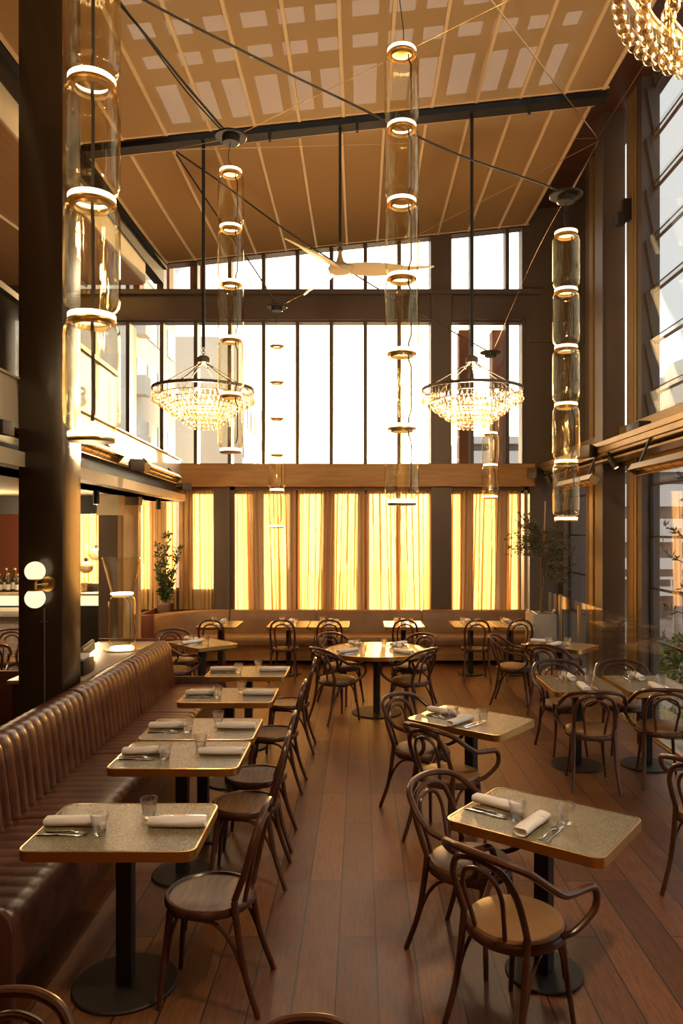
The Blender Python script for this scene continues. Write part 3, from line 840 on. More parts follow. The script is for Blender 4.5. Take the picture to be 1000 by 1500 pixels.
def swp(pts, prof, name, mat, inset=.006, bev=0):
    fr = frames(pts)
    rings = []
    for i, (p, n) in enumerate(fr):
        q = p.copy()
        rings.append([(q.x + n.x * d, q.y + n.y * d, z) for d, z in prof])
    e = Vector(rings[0][0]) - Vector(rings[1][0])
    MB().sweep(rings).build(name, mat, bk, smooth=50, bev=bev)
for a, b in zip(straight, straight[1:]):
    g = .006
    pts = [(a[0] - g, a[1]), ((a[0] + b[0]) / 2, a[1]), (b[0] + g, b[1])]
    # room side is -y here: flip the path so the normal points into the room
    swp(pts, [( d, z) for d, z in bprof], 'back_cushion', M['tan'])
    swp(pts, sprof, 'seat_cushion', M['tan']); 
swp(cv, bprof, 'back_cushion', M['tan']); swp(cv, sprof, 'seat_cushion', M['tan'])
swp([straight[0], straight[3]] + cv[1:], kprof, 'plinth', M['goldwood'])
MB().box(2.785, 2.83, 12.10, 12.82, 0, .83).build('end_panel', M['tan'], bk, bev=.01)
MB().box(-3.42, -2.66, 11.55, 11.595, 0, .50).box(-3.42, -3.15, 11.55, 11.595, 0, .86).build('end_panel', M['plum'], bk, bev=.004)
MB().box(-3.42, -3.39, 11.6, 12.9, 0, .86).build('side_panel', M['plum'], bk)

# ================================================================== CURTAINS
def curtain(x0, x1, z0, z1, amp, folds, seed, label, slant=0):
    r = random.Random(seed)
    nx = max(24, int((x1 - x0) * 170)); nz = 12
    ph = [r.uniform(0, 6.28) for _ in range(6)]
    rows = []
    for j in range(nz + 1):
        t = j / nz; z = z1 + (z0 - z1) * t
        row = []
        for i in range(nx + 1):
            u = i / nx
            su = slant * t * math.sin(PI * u) 
            a = 1.25 * amp * (.55 + .45 * math.sin(2 * PI * u * folds * .17 + ph[1])) * (.7 + .5 * t)
            y = a * math.sin(2 * PI * folds * u + ph[0] + .9 * math.sin(2 * PI * u * 2.3 + ph[2])) + .4 * a * math.sin(2 * PI * folds * 2.3 * u + ph[3] + t)
            x = x0 + (x1 - x0) * u + su + .62 * a * math.cos(2 * PI * folds * u + ph[0] + 1.2 + .9 * math.sin(2 * PI * u * 2.3 + ph[2]))
            row.append((x, 12.96 + y, z))
        # sharp stitched pleats: the cloth doubles back on itself at irregular places
        for q in range(int(folds * .8)):
            uq = (q + .5 + .45 * math.sin(7.1 * q + seed)) / (folds * .8) + .02 * math.sin(3 * q + seed) * t
            i0 = int(uq * nx)
            for dq, sh in ((-2, .012), (-1, .016), (0, 0), (1, -.016), (2, -.012)):
                i = i0 + dq
                if 3 < i < nx - 3: row[i] = (row[i][0] + sh, row[i][1] + (.014 if abs(dq) == 1 else 0) * (1 if dq > 0 else -1), row[i][2])
        rows.append(row)
    o = MB().sweep(rows, caps=False, closed_ring=False).build('sheer_curtain', M['sheer'], smooth=180, flip=False)
    return tag(o, label, 'curtain', 'sheer curtains')
cz = 2.85
def cx_(px): return (px - CX) * 12.96 / F
curtain(cx_(205), cx_(258.5), .80, cz, .020, 9, 1, 'sheer curtain at the far left corner, behind the tall green shrub')
curtain(cx_(262), cx_(316), .80, cz, .020, 9, 2, 'sheer curtain just left of the bronze post, right of the green shrub')
curtain(-4.92, -4.32, 1.22, 2.5, .015, 8, 9, 'short sheer curtain over the bar window, right of the dark left column')
curtain(cx_(338), cx_(433.5), .80, cz, .022, 15, 3, 'wide sheer curtain directly right of the bronze post', .05)
curtain(cx_(437), cx_(534), .80, cz, .026, 17, 4, 'sheer curtain hanging in the middle of the back wall', -.04)
curtain(cx_(537.5), cx_(632), .80, cz, .022, 17, 5, 'brightest sheer curtain, just left of the wide back column', .05)
curtain(cx_(660), cx_(760), .80, cz, .022, 15, 6, 'sheer curtain right of the wide back column', -.05)

# ================================================================== PENDANT LAMPS OF STACKED GLASS
RG, HG = .1225, .525
def glass_prof(H, th=.004):
    o = [(.094, .004), (.096, .014), (.110, .026), (.1195, .045), (.1225, .075), (.1225, H - .10), (.1195, H - .068), (.110, H - .045), (.097, H - .034), (.094, H - .028)]
    i = [(r - th, z) for r, z in o][::-1]
    return o + i
def ringm(led=True): return [(.088, -.009), (.101, -.009), (.103, -.007), (.103, .009), (.101, .011), (.088, .011)]
def pendant(x, y, ztop, n, label, canopy=None, H=HG, seg=40, mid=False, cord_pts=None):
    t = thing('glass_pendant', label, 'pendant lamp', (x, y, 0), 0, 'stacked glass cylinder pendants')
    g0 = r0 = None
    for k in range(n):
        z = ztop - (k + 1) * H
        if g0 is None:
            g0 = MB().lathe(glass_prof(H), seg, closed=True).build('glass_cylinder', M['lampglass'], t, loc=(0, 0, z), smooth=60)
        else:
            c = g0.copy(); COL.objects.link(c); c.parent = t; c.location = (0, 0, z); c.rotation_euler.z = k * 1.3
    for k in range(n + 1):
        z = ztop - k * H - .010
        if r0 is None:
            r0 = MB().lathe(ringm(), seg, closed=True).build('light_ring', M['led'], t, loc=(0, 0, z), smooth=60)
            b0 = MB().lathe([(.070, -.004), (.106, -.004), (.106, .001), (.104, .004), (.070, .004)], seg, closed=True).build('ring_collar', M['brass'], t, loc=(0, 0, z - .018), smooth=60)
            b1 = MB().lathe([(.076, -.026), (.080, -.026), (.080, 0), (.076, 0)], seg, closed=True).build('ring_sleeve', M['bronzegold'], t, loc=(0, 0, z - .016), smooth=60)
        else:
            for q, dz in ((r0, 0), (b0, -.018)) + (((b1, -.016),) if k < n else ()):
                c = q.copy(); COL.objects.link(c); c.parent = t; c.location = (0, 0, z + dz)
    zb = ztop - n * H
    MB().lathe([(0, -.042), (.098, -.042), (.102, -.036), (.102, -.030), (0, -.030)], seg).build('end_cap', M['bronzegold'], t, loc=(0, 0, zb), smooth=50)
    MB().lathe([(0, .012), (.09, .012), (.102, .006), (.102, .002), (0, .0)], seg).build('top_cap', M['brass'], t, loc=(0, 0, ztop), smooth=50)
    pts = []
    ox = .012 if mid else .066
    for k in range(n):
        z1 = ztop - k * H; z0 = z1 - H
        pts += [(ox * .72, -.02, z1 - .04), (ox * .72, -.02, z1 - .075), (ox, -.02, z1 - .12), (ox, -.02, z0 + .10), (ox * .75, -.02, z0 + .05)]
    MB().tube(pts, .006 if not mid else .008, 8).build('inner_cable', M['black'], t)
    if canopy is not None:
        zc = canopy
        MB().lathe([(0, -.055), (.075, -.055), (.082, -.05), (.082, -.004), (.145, -.002), (.150, .004), (.150, .014), (.145, .018), (0, .018)], seg).build('canopy', M['black'], t, loc=(0, 0, zc))
        dz = zc - .055 - ztop
        c = catmull([(0, 0, ztop + .01), (.012, 0, ztop + .12 * dz), (-.022, 0, ztop + .40 * dz), (-.018, 0, ztop + .7 * dz), (0, 0, zc - .05)], 8)
        MB().tube(c, .0035, 6).build('cord', M['cable'], t)
    return t
pendant(-1.197, 3.38, 2.585 + 6 * HG, 6, 'largest glass pendant of stacked cylinders, hanging before the dark left column', 6.55, seg=64, mid=True)
pendant(-1.225, 7.16, 5.545, 5, 'glass pendant of stacked cylinders left of centre, overlapping the left chandelier', 5.86)
pendant(.294, 5.42, 5.58, 6, 'long glass pendant of stacked cylinders just right of centre, glowing in the sun', 6.75, H=.535)
pendant(1.89, 6.98, 4.895, 5, 'glass pendant of stacked cylinders near the right windows, right of the right chandelier', 5.225)
pendant(-1.213, 11.0, 4.85, 5, 'small distant glass pendant before the tall middle window, lit against the sky', 5.385, seg=24)
pendant(1.88, 11.0, 4.03, 3, 'small distant glass pendant hanging below the right chandelier', 4.72, H=.46, seg=24)
# glass lamp standing on the console
gl = thing('glass_table_lamp', 'glass cylinder lamp with flared open top standing on the stone console', 'lamp', (-2.50, 7.95, .9005))
GH = .56
MB().lathe([(0, 0), (.185, 0), (.185, .006), (.18, .010), (0, .012)], 48).build('base_plate', M['brass'], gl)
MB().lathe([(.095, .012), (.118, .012), (.120, .015), (.120, .027), (.116, .03), (.095, .03)], 48, closed=True).build('light_ring', M['led'], gl)
MB().lathe([(r * 1.13, z + .035) for r, z in glass_prof(GH)], 56, closed=True).build('glass_cylinder', M['lampglass'], gl, smooth=60)
MB().lathe([(.09, 0), (.114, 0), (.116, .003), (.116, .015), (.112, .018), (.09, .018)], 48, closed=True).build('light_ring', M['led'], gl, loc=(0, 0, GH + .02))
MB().lathe([(.108, 0), (.112, .0), (.205, .355), (.201, .356)], 56, closed=True).build('glass_flare', M['lampglass'], gl, loc=(0, 0, GH + .05), smooth=60)
MB().tube(catmull([(.07, 0, .05), (.085, 0, .12), (.085, 0, .46), (.06, 0, .53), (.02, 0, .57)], 6), .005, 8).build('inner_cable', M['black'], gl)
MB().lathe([(0, 0), (.10, 0), (.10, .012), (0, .012)], 40).build('ring_collar', M['bronzegold'], gl, loc=(0, 0, GH + .008))

# ================================================================== CHANDELIERS
def chandelier(x, y, zr, ztop, label, bulbs=8):
    t = thing('chandelier', label, 'chandelier', (x, y, 0), 0, 'tiered glass drop chandeliers')
    rimo = MB().lathe([(.585, zr - .012), (.605, zr - .012), (.607, zr + .0), (.605, zr + .022), (.585, zr + .022)], 72, closed=True).build('rim', M['bronze'], t)
    hz = zr + .36
    MB().lathe([(0, hz - .05), (.05, hz - .05), (.075, hz - .03), (.075, hz + .03), (.05, hz + .05), (0, hz + .05)], 28).build('hub', M['bronze'], t)
    for k in range(6):
        a = 2 * PI * (k + .25) / 6
        MB().tube([(.05 * math.cos(a), .05 * math.sin(a), hz - .04), (.55 * math.cos(a), .55 * math.sin(a), zr + .02)], .007, 8).sphere((.10 * math.cos(a), .10 * math.sin(a), hz - .075), .016, 10, 6).sphere((.52 * math.cos(a), .52 * math.sin(a), zr + .04), .014, 10, 6).build('hanger_rod', M['bronze'], t)
    MB().tube([(0, 0, hz + .16), (0, 0, ztop)], .020, 10).build('stem', M['black'], t)
    ch = MB()
    for k in range(4):
        c = Vector((0, 0, hz + .065 + .03 * k)); ax = Vector((1, 0, 0)) if k % 2 else Vector((0, 1, 0))
        ch.tube([c + ax * .018 * math.cos(2 * PI * q / 12) + Vector((0, 0, 1)) * .024 * math.sin(2 * PI * q / 12) for q in range(12)], .004, 6, closed=True)
    ch.build('chain', M['bronze'], t)
    drops = []
    for k in range(7):
        r = .592 - .072 * k; z = zr - .012 - .052 * k
        ringo = rimo
        if k: ringo = MB().lathe([(r - .004, z - .006), (r + .004, z - .006), (r + .004, z + .004), (r - .004, z + .004)], 60, closed=True).build('tier_ring', M['bronzegold'], t)
        n = int(2 * PI * r / .054)
        for q in range(n):
            a = 2 * PI * (q + .5 * (k % 2)) / n
            drops.append((r * math.cos(a), r * math.sin(a), z, ringo))
    cam = Vector((-x, -y, EYE))
    drops.sort(key=lambda d: (Vector(d[:3]) - cam).length - .55 * (zr - d[2]))
    if t.name.startswith('chandelier') and y < 5:      # only the drops that reach into the frame read large here
        drops.sort(key=lambda d: abs(CX + (x + d[0]) * F / (y + d[1]) - 930) if True else 0)
    base = drop_mesh()
    for d in drops[:100]:
        o = bpy.data.objects.new('glass_drop', base); COL.objects.link(o); o.parent = d[3]; o.location = d[:3]; o.rotation_euler.z = rnd.uniform(0, 6)
    mb = MB()
    bv = [v.co.copy() for v in base.vertices]; bf = [tuple(p.vertices) for p in base.polygons]
    for d in drops[100:]: mb.add([v + Vector(d[:3]) for v in bv], bf)
    o = mb.build('glass_drops', M['crystal'], t, smooth=60); o['kind'] = 'stuff'
    for k in range(bulbs):
        a = 2 * PI * k / bulbs
        MB().sphere((.36 * math.cos(a), .36 * math.sin(a), zr - .05), .022, 12, 8).build('bulb', M['bulb'], t)
    return t
DROP = []
def drop_mesh():
    if not DROP:
        mb = MB().lathe([(0, -.012), (.0052, -.014), (.0052, -.070), (.007, -.076), (.015, -.083), (.0212, -.095), (.0235, -.108), (.0215, -.121), (.015, -.131), (.007, -.137), (0, -.138)], 12)
        o = mb.build('glass_drop_source', M['crystal'], smooth=60)
        DROP.append(o.data); bpy.data.objects.remove(o)
    return DROP[0]
chandelier(-1.884, 9.1, 3.83, zs(-1.884) + .02, 'tiered chandelier of glass drops on the left, hung from the roof beam')
chandelier(1.335, 9.1, 3.83, zs(1.335) + .02, 'tiered chandelier of glass drops on the right, near the wide back column')
chandelier(1.38, 2.22, 3.95, zs(1.38), 'chandelier of large amber glass drops cut off by the upper right corner')

chandelier(-1.884, 2.22, 3.95, zs(-1.884), 'amber glass chandelier added above the leather bench, outside the frame, to light near tables')  # unseen chandelier, added as a light source for the near tables
# ================================================================== CEILING FAN
fan = thing('ceiling_fan', 'three-bladed pale ceiling fan on a long dark rod, high in the middle', 'ceiling fan', (-.246, 9.1, 0))
MB().tube([(0, 0, 5.50), (0, 0, zs(-.246) + .02)], .018, 10).build('downrod', M['black'], fan)
MB().lathe([(0, 5.22), (.07, 5.22), (.13, 5.25), (.15, 5.29), (.12, 5.33), (.05, 5.37), (.028, 5.44), (.02, 5.52), (0, 5.52)], 32).build('motor_hub', M['fanblade'], fan)
MB().lathe([(0, 5.50), (.035, 5.50), (.035, 5.53), (.022, 5.55), (.035, 5.57), (.035, 5.60), (0, 5.60)], 20).build('coupling', M['bronze'], fan)
for a in (-4, 117, 239):
    rings = []
    for k in range(15):
        t = k / 14; r = .08 + 1.04 * t
        wdt = (.05 + .075 * math.sin(PI * min(1, t * 1.25 + .12)) ** .8) * (1 - .55 * max(0, t - .55) / .45) if t < 1 else .02
        pit = R(-(24 - 12 * t)); th = .011 * (1 - .6 * t)
        off = .03 * math.sin(PI * t)
        row = []
        for q in range(10):
            b = 2 * PI * q / 10
            yy = off + wdt * math.cos(b); zz = th * math.sin(b)
            row.append((r, yy * math.cos(pit) - zz * math.sin(pit), yy * math.sin(pit) + zz * math.cos(pit)))
        rings.append(row)
    MB().sweep(rings).build('blade', M['fanblade'], fan, smooth=60, loc=(0, 0, 5.29), rz=R(a))

# ================================================================== SHADE SAILS
def sail(y0, y1, x0, x1, label, sag, ys, batn):
    t = thing('shade_sail', label, 'shade sail', (0, 0, 0), 0, 'fabric shade sails under the roof')
    nx, ny = 48, 14; rows = []
    for j in range(ny + 1):
        y = y0 + (y1 - y0) * j / ny
        row = []
        for i in range(nx + 1):
            u = i / nx; x = x0 + (x1 - x0) * u
            z = zs(x) - sag * (1 - abs(2 * j / ny - 1) ** 2) * .5 - .006 * abs(math.sin(PI * u * batn)) 
            if u > .985: z += .03
            row.append((x, y, z))
        rows.append(row)
    up = [[(p[0], p[1], p[2] + .004) for p in r] for r in rows]
    MB().sweep(rows, caps=False, closed_ring=False).build('fabric', M['sail'], t, smooth=180, flip=False)
    for k in range(batn + 1):
        x = x0 + (x1 - x0) * k / batn
        x = min(max(x, x0 + .03), x1 - .06)
        b = MB(); rr = []
        for j in range(ny + 1):
            y = y0 + (y1 - y0) * j / ny
            z = zs(x) - sag * (1 - abs(2 * j / ny - 1) ** 2) * .5 - .004
            rr.append([(x - .02, y, z), (x + .02, y, z), (x + .017, y, z - .022), (x - .017, y, z - .022)])
        b.sweep(rr).build('batten', M['sailbatten'], t, smooth=30)
    for y in (y0, y1): MB().tube([(x0, y, zs(x0)), (x1, y, zs(x1))], .016, 8).build('hem', M['sailbatten'], t)
    return t
M['sailbatten'] = pmat('sail_batten', (.80, .56, .28), .55)
sail(9.22, 12.80, -3.30, 2.84, 'cream fabric shade sail over the far half of the room, ending above the tall windows', .05, 0, 12)
sail(4.2, 8.86, -3.30, 2.90, 'nearer fabric shade sail with skylight panes showing through it', .05, 0, 12)

# ================================================================== HEATERS, SPEAKERS, SPOTS
def heater(c, d, L, up, face, label):
    """long radiant heater: centre c, long axis d, half length L, opening direction `face`"""
    t = thing('radiant_heater', label, 'heater', c, 0, 'radiant strip heaters')
    d = Vector(d).normalized(); f = Vector(face).normalized(); u = d.cross(f).normalized()
    q = MB()
    for s in (-1, 1): q.obox(u * s * .055 + f * -.0, d * L, f * .04, u * .006)
    q.obox(f * -.035, d * L, f * .006, u * .058)
    for s in (-1, 1): q.obox(d * s * L, d * .008, f * .042, u * .062)
    ho = q.build('housing', M['bronzegold'], t, bev=.002, seg=1)
    MB().obox(f * -.020, d * (L - .02), f * .006, u * .048).build('reflector', M['reflector'], ho)
    g = MB()
    g.tube([d * -(L - .05) + f * .004, d * (L - .05) + f * .004], .009, 8)
    for k in range(7): 
        p = d * (-L + .1 + (2 * L - .2) * k / 6) + f * .036
        g.tube([p - u * .05, p + u * .05], .003, 6)
    g.build('element', M['bronze'], ho)
    for s in (-.75, .75):
        MB().obox(d * s * L - f * .075 + Vector((.0, 0, .02 + up / 2)), d * .02, f * .05, Vector((up * .3, 0, .05 + up / 2))).build('bracket', M['black'], t)
    return t
sk_ = Vector((-.052, 1, 0)).normalized()
heater((mxl(7.35, .17), 7.35, 2.93), sk_, .78, 0, (.75, 0, -.66), 'radiant heater strip on the gallery edge, nearest the dark left column')
heater((mxl(10.45, .17), 10.45, 2.93), sk_, 1.05, 0, (.75, 0, -.66), 'radiant heater strip on the gallery edge, nearest the back wall')
heater((2.94, 7.35, 2.80), (0, 1, 0), .80, .22, (-.55, 0, -.84), 'radiant heater strip hung under the right beam, before the near window bay')
heater((2.94, 10.35, 2.80), (0, 1, 0), .80, .22, (-.55, 0, -.84), 'radiant heater strip hung under the right beam, behind the right pendant')
def speaker(c, ang, label, s=1.0):
    t = thing('wall_speaker', label, 'speaker', c, R(ang), 'small black speakers')
    q = MB()
    rings = [[(-.10 * s, y, z) for y, z in ((-.07 * s, -.06 * s), (.07 * s, -.06 * s), (.07 * s, .06 * s), (-.07 * s, .06 * s))],
             [(.10 * s, y, z) for y, z in ((-.11 * s, -.09 * s), (.11 * s, -.09 * s), (.11 * s, .09 * s), (-.11 * s, .09 * s))]]
    q.sweep(rings).build('cabinet', M['black'], t, bev=.012)
    MB().box(.10 * s, .112 * s, -.10 * s, .10 * s, -.08 * s, .08 * s).build('grille', M['bronze'], t, bev=.003)
    MB().tube([(-.1 * s, 0, 0), (-.17 * s, 0, .02), (-.2 * s, 0, .06)], .012, 8).build('bracket', M['black'], t)
    return t
speaker((mxl(5.25, .12), 5.25, 2.86), -10, 'black speaker on the gallery edge at the far left, left of the dark column', .62)
speaker((mxl(8.75, .20), 8.75, 2.90), -55, 'black speaker between the two heaters on the gallery edge', .8)
speaker((mxl(12.1, .18), 12.1, 2.84), -60, 'black speaker at the back corner end of the left heaters', .75)
speaker((2.93, 9.75, 3.16), 215, 'black speaker on the right beam beside the bronze column')
speaker((2.86, 12.35, 3.08), 215, 'black speaker on the right beam at the back corner')
def spot(c, dz, label, tilt=(0, 0, -1), lit=False):
    t = thing('spotlight', label, 'spotlight', c, 0, 'small cylinder spotlights')
    d = Vector(tilt).normalized()
    MB().tube([(0, 0, 0), d * .16], .036, 20).build('can', M['black'], t)
    MB().tube([d * .157, d * .164], .028, 20).build('lens', M['strip' if lit else 'steel'], t)
    MB().box(-.035, .035, -.05, .05, .02, dz).build('mount', M['black'], t)
    return t
spot(at(141, 722, 8.9) + Vector((0, 0, .03)), .06, 'black can spotlight under the gallery, beside the dark left column')
spot(at(232, 734, 11.9) + Vector((0, 0, .03)), .08, 'black can spotlight under the gallery, above the green shrub')
spot((3.05, 9.3, 3.05), .06, 'black spotlight below the right beam, in front of the bronze column', (.45, -.35, -.9), True)
spot((2.93, 11.9, 3.02), .06, 'black spotlight below the right beam, near the back corner', (.3, -.3, -.9))
MB_ = MB().box(3.06, 3.20, 8.35, 8.75, 3.27, 3.36).build('junction_box', M['black'], bev=.008)
tag(MB_, 'small black box sitting on top of the right beam', 'junction box')

# ================================================================== WALL LAMP, CONSOLE CLUTTER
wl = thing('wall_sconce', 'double globe wall lamp glowing on the dark left column', 'wall lamp', (-2.42, 5.88, 1.735))
MB().tube([(0, 0, 0), (0, -.018, 0)], .058, 32).build('back_plate', M['brass'], wl)
MB().tube([(0, -.015, 0), (-.06, -.10, 0)], .010, 10).tube([(-.06, -.10, -.03), (-.06, -.10, .03)], .014, 16).build('arm', M['brass'], wl)
for s in (1, -1):
    gh = MB().lathe([(0, .025 * s), (.03, .03 * s), (.055, .043 * s), (.052, .047 * s), (0, .035 * s)], 28, (-.06, -.10, 0)).build('globe_holder', M['brass'], wl)
    MB().sphere((-.06, -.10, .103 * s), .075, 32, 20).build('globe', M['opal'], gh)
bx = MB().box(-.08, .08, -.13, .13, 0, .13).build('menu_box', M['black'], bev=.006, loc=(-2.45, 6.62, .901))
tag(bx, 'black box of menus on the console, beside the dark left column', 'box')
MB().obox((.0, .02, .14), (.05, 0, .0), (0, .09, .01), (0, -.001, .012)).build('papers', M['whitepaper'], bx)
cb = MB().obox((0, 0, .05), (.012, .0, .0), (0, .26, .035), (0, -.02, .05)).build('clipboard', M['black'], bev=.004, loc=(-2.66, 7.3, .935))
tag(cb, 'dark clipboard with a pale spine lying on the console near the glass lamp', 'clipboard')
MB().obox((.014, .08, .095), (.006, 0, 0), (0, .15, .02), (0, -.004, .012)).build('spine', M['rattan'], cb)
# ================================================================== PLANTS
def leaf(mb, p, d, L, W, r):
    d = d.normalized(); s = d.cross(Vector((r.uniform(-1, 1), r.uniform(-1, 1), r.uniform(-.3, 1)))).normalized()
    n = d.cross(s)
    a, b = p + d * L * .45 + s * W + n * L * .05, p + d * L * .45 - s * W + n * L * .05
    m = p + d * L * .5 - n * L * .04
    mb.add([p, a, p + d * L, b, m], [(0, 4, 1), (1, 4, 2), (2, 4, 3), (3, 4, 0)])
def twig(wood, lv, p0, d, L, rad, r, nleaf, LL, LW, droop=.1):
    pts = [Vector(p0)]; v = Vector(d).normalized()
    for k in range(6):
        v = (v + Vector((r.uniform(-.22, .22), r.uniform(-.22, .22), r.uniform(-.18, .18) - droop * .3))).normalized()
        pts.append(pts[-1] + v * L / 6)
    wood.tube(pts, [rad * (1 - .13 * k) for k in range(7)], 5)
    for k in range(nleaf):
        t = r.uniform(.15, 1) * 6; i = min(5, int(t)); q = pts[i].lerp(pts[i + 1], t - i)
        dd = (pts[i + 1] - pts[i]).normalized() * .7 + Vector((r.uniform(-1, 1), r.uniform(-1, 1), r.uniform(-.7, .9)))
        leaf(lv, q, dd, LL * r.uniform(.7, 1.2), LW, r)
    return pts
# olive in the far right corner, in a concrete planter
pl = thing('concrete_planter', 'square pale concrete planter in the far right corner', 'planter', (2.74, 11.72, 0))
MB().box(-.14, .22, -.27, .27, 0, .88).build('pot', M['concrete'], pl, bev=.012)
MB().box(-.10, .18, -.23, .23, .86, .884).build('soil', M['trunk'], pl)
ol = thing('olive_tree', 'young olive tree growing from the concrete planter', 'tree', (2.79, 11.72, .884))
r = random.Random(11); wood, lv = MB(), MB()
tp = catmull([(0, 0, 0), (.015, .02, .35), (.0, 0, .72), (.03, -.02, 1.05), (-.05, .0, 1.3)], 5)
wood.tube(tp, [.026 - .016 * k / (len(tp) - 1) for k in range(len(tp))], 8)
wood.tube(catmull([(.03, .03, 0), (.06, .04, .4), (.02, .02, .9)], 5), .012, 6)
for k in range(84):
    t = r.uniform(.42, 1.0); p = tp[int(t * (len(tp) - 1))]
    side = -1 if (r.random() < .66 and t > .62) else 1
    d = Vector((side * r.uniform(.35, 1), r.uniform(-.7, .35), r.uniform(-.15, .95) if side < 0 else r.uniform(-.45, .6)))
    twig(wood, lv, p, d, r.uniform(.28, .58), .005, r, 30, .060, .0095)
wood.build('trunk', M['trunk'], ol); lv.build('foliage', M['leaf'], ol, smooth=0, flip=False)
MB().tube([(.02, .03, 0), (.07, .03, 1.72)], .011, 8).build('stake', M['panelwood'], ol)
# bay shrub behind the curved end of the back banquette
pt = thing('planter_pot', 'dark planter behind the curved left end of the back banquette', 'planter', (-3.27, 12.70, 0))
MB().box(-.11, .11, -.13, .13, 0, .93).build('pot', M['darkwood'], pt, bev=.01)
MB().box(-.09, .09, -.11, .11, .92, .935).build('soil', M['trunk'], pt)
by = thing('bay_shrub', 'tall narrow green shrub standing before the left curtain', 'shrub', (-3.27, 12.70, .935))
r = random.Random(5); wood, lv = MB(), MB()
for sx, L, dx in ((0, 1.22, .03), (-.05, 1.0, -.10), (.05, .95, .20), (.02, .6, -.16), (-.03, .5, .1)):
    st = catmull([(sx, r.uniform(-.04, .04), 0), (sx + dx * .25, 0, L * .4), (sx + dx, r.uniform(-.05, .05), L)], 10)
    wood.tube(st, [.011 - .008 * k / (len(st) - 1) for k in range(len(st))], 6)
    for k in range(int(L * 190)):
        t = r.uniform(.06, 1); p = st[int(t * (len(st) - 1))]
        d = Vector((r.uniform(-1, 1), r.uniform(-1, 1), r.uniform(.1, 1.2)))
        leaf(lv, Vector(p) + d.normalized() * r.uniform(0, .05), d, r.uniform(.06, .095), .019, r)
wood.build('stems', M['trunk'], by); lv.build('foliage', M['leafdark'], by, smooth=0, flip=False)
# olive by the near right windows, mostly out of frame
p2 = thing('concrete_planter', 'concrete planter on the low ledge by the near right window', 'planter', (3.27, 7.72, -.46))
MB().box(-.2, .2, -.3, .3, 0, .40).build('pot', M['concrete'], p2, bev=.012)
o2 = thing('olive_tree', 'olive tree by the near right window, its twigs reaching in from the right edge', 'tree', (3.27, 7.72, -.06))
r = random.Random(23); wood, lv = MB(), MB()
tp = catmull([(.03, 0, 0), (.05, 0, .8), (.03, -.03, 1.4), (.06, 0, 2.0), (.05, 0, 2.55)], 6)
wood.tube(tp, [.02 - .013 * k / (len(tp) - 1) for k in range(len(tp))], 8)
for k in range(16):
    t = r.uniform(.42, 1.0); p = tp[int(t * (len(tp) - 1))]
    d = Vector((r.uniform(-.3, .6), r.uniform(-.9, -.1), r.uniform(-.2, .9)))
    twig(wood, lv, p, d, r.uniform(.30, .5), .006, r, 12, .085, .010)
for px, py in ((950, 668), (940, 800), (935, 872), (965, 925), (970, 760)):        # the sprays that reach into view
    q = at(px, py, 7.70); q = q - Vector((3.27, 7.72, -.06))
    s_ = Vector((.06, 0, q.z - .2))
    twig(wood, lv, s_, q - s_, (q - s_).length * 1.0, .006, r, 22, .085, .010, 0)
for m_ in (wood, lv): m_.v = [(min(max(x, -.20), .12), y, min(z, 2.80)) for x, y, z in m_.v]
wood.build('trunk', M['trunk'], o2); lv.build('foliage', M['leaf'], o2, smooth=0, flip=False)

# ================================================================== GLASS BALUSTRADE ALONG THE WINDOWS
gb2 = MB().box(3.03, 3.042, 8.25, 12.8, .02, 1.16).build('glass_balustrade', M['balglass'], smooth=0)
tag(gb2, 'frameless glass balustrade before the right windows', 'balustrade')
MB().box(3.03, 3.042, 3.0, 8.22, .02, 1.16).build('glass_panel', M['balglass'], gb2, smooth=0)
MB().box(3.015, 3.055, 11.50, 11.54, -.1, 1.18).build('post', M['bronzegold'], gb2, bev=.004)
MB().box(3.015, 3.055, 10.52, 10.56, -.1, 1.1).build('post', M['bronzegold'], gb2, bev=.004)
MB().box(3.012, 3.06, 3.0, 12.8, -.1, .03).build('base_channel', M['bronzegold'], gb2, smooth=0)

# ================================================================== BAR UNDER THE GALLERY
bar = thing('bar_counter', 'long bar counter with lit pale edge under the gallery', 'bar')
MB().box(-7.3, -3.72, 11.0, 11.75, 1.20, 1.235).build('counter_top', M['marble'], bar, bev=.004)
MB().box(-7.3, -3.72, 10.985, 11.02, 1.06, 1.20).build('lit_edge', M['strip'], bar)
MB().box(-7.3, -3.76, 11.03, 11.7, 0, 1.2).build('body', M['black'], bar)
fb = thing('brick_bar', 'white brick bar front behind the dark left column', 'bar')
MB().box(-7.3, -4.40, 10.30, 10.40, 0, .98).build('brick_face', M['tiles'], fb, smooth=0)
MB().box(-7.3, -4.38, 10.24, 10.75, .98, 1.06).build('stone_ledge', M['concrete'], fb, bev=.006)
MB().box(-7.3, -4.38, 10.40, 10.95, 0, .98).build('body', M['darkwood'], fb)
sh = thing('back_bar_panel', 'dark back panel behind the bottles with a backlit edge', 'panel')
MB().box(-7.3, -5.42, 12.6, 12.7, 1.235, 2.42).build('panel', M['plum'], sh)
MB().box(-5.40, -5.30, 12.62, 12.66, 1.24, 2.40).build('lit_strip', M['strip'], sh)
MB().box(-7.4, -3.9, 12.0, 12.85, 0, 1.23).build('base_cabinet', M['darkwood'], sh)
hd = MB().box(-7.4, -3.7, 10.6, 10.75, 2.38, 2.66).build('trim_22', M['black'], smooth=0); struct(hd)
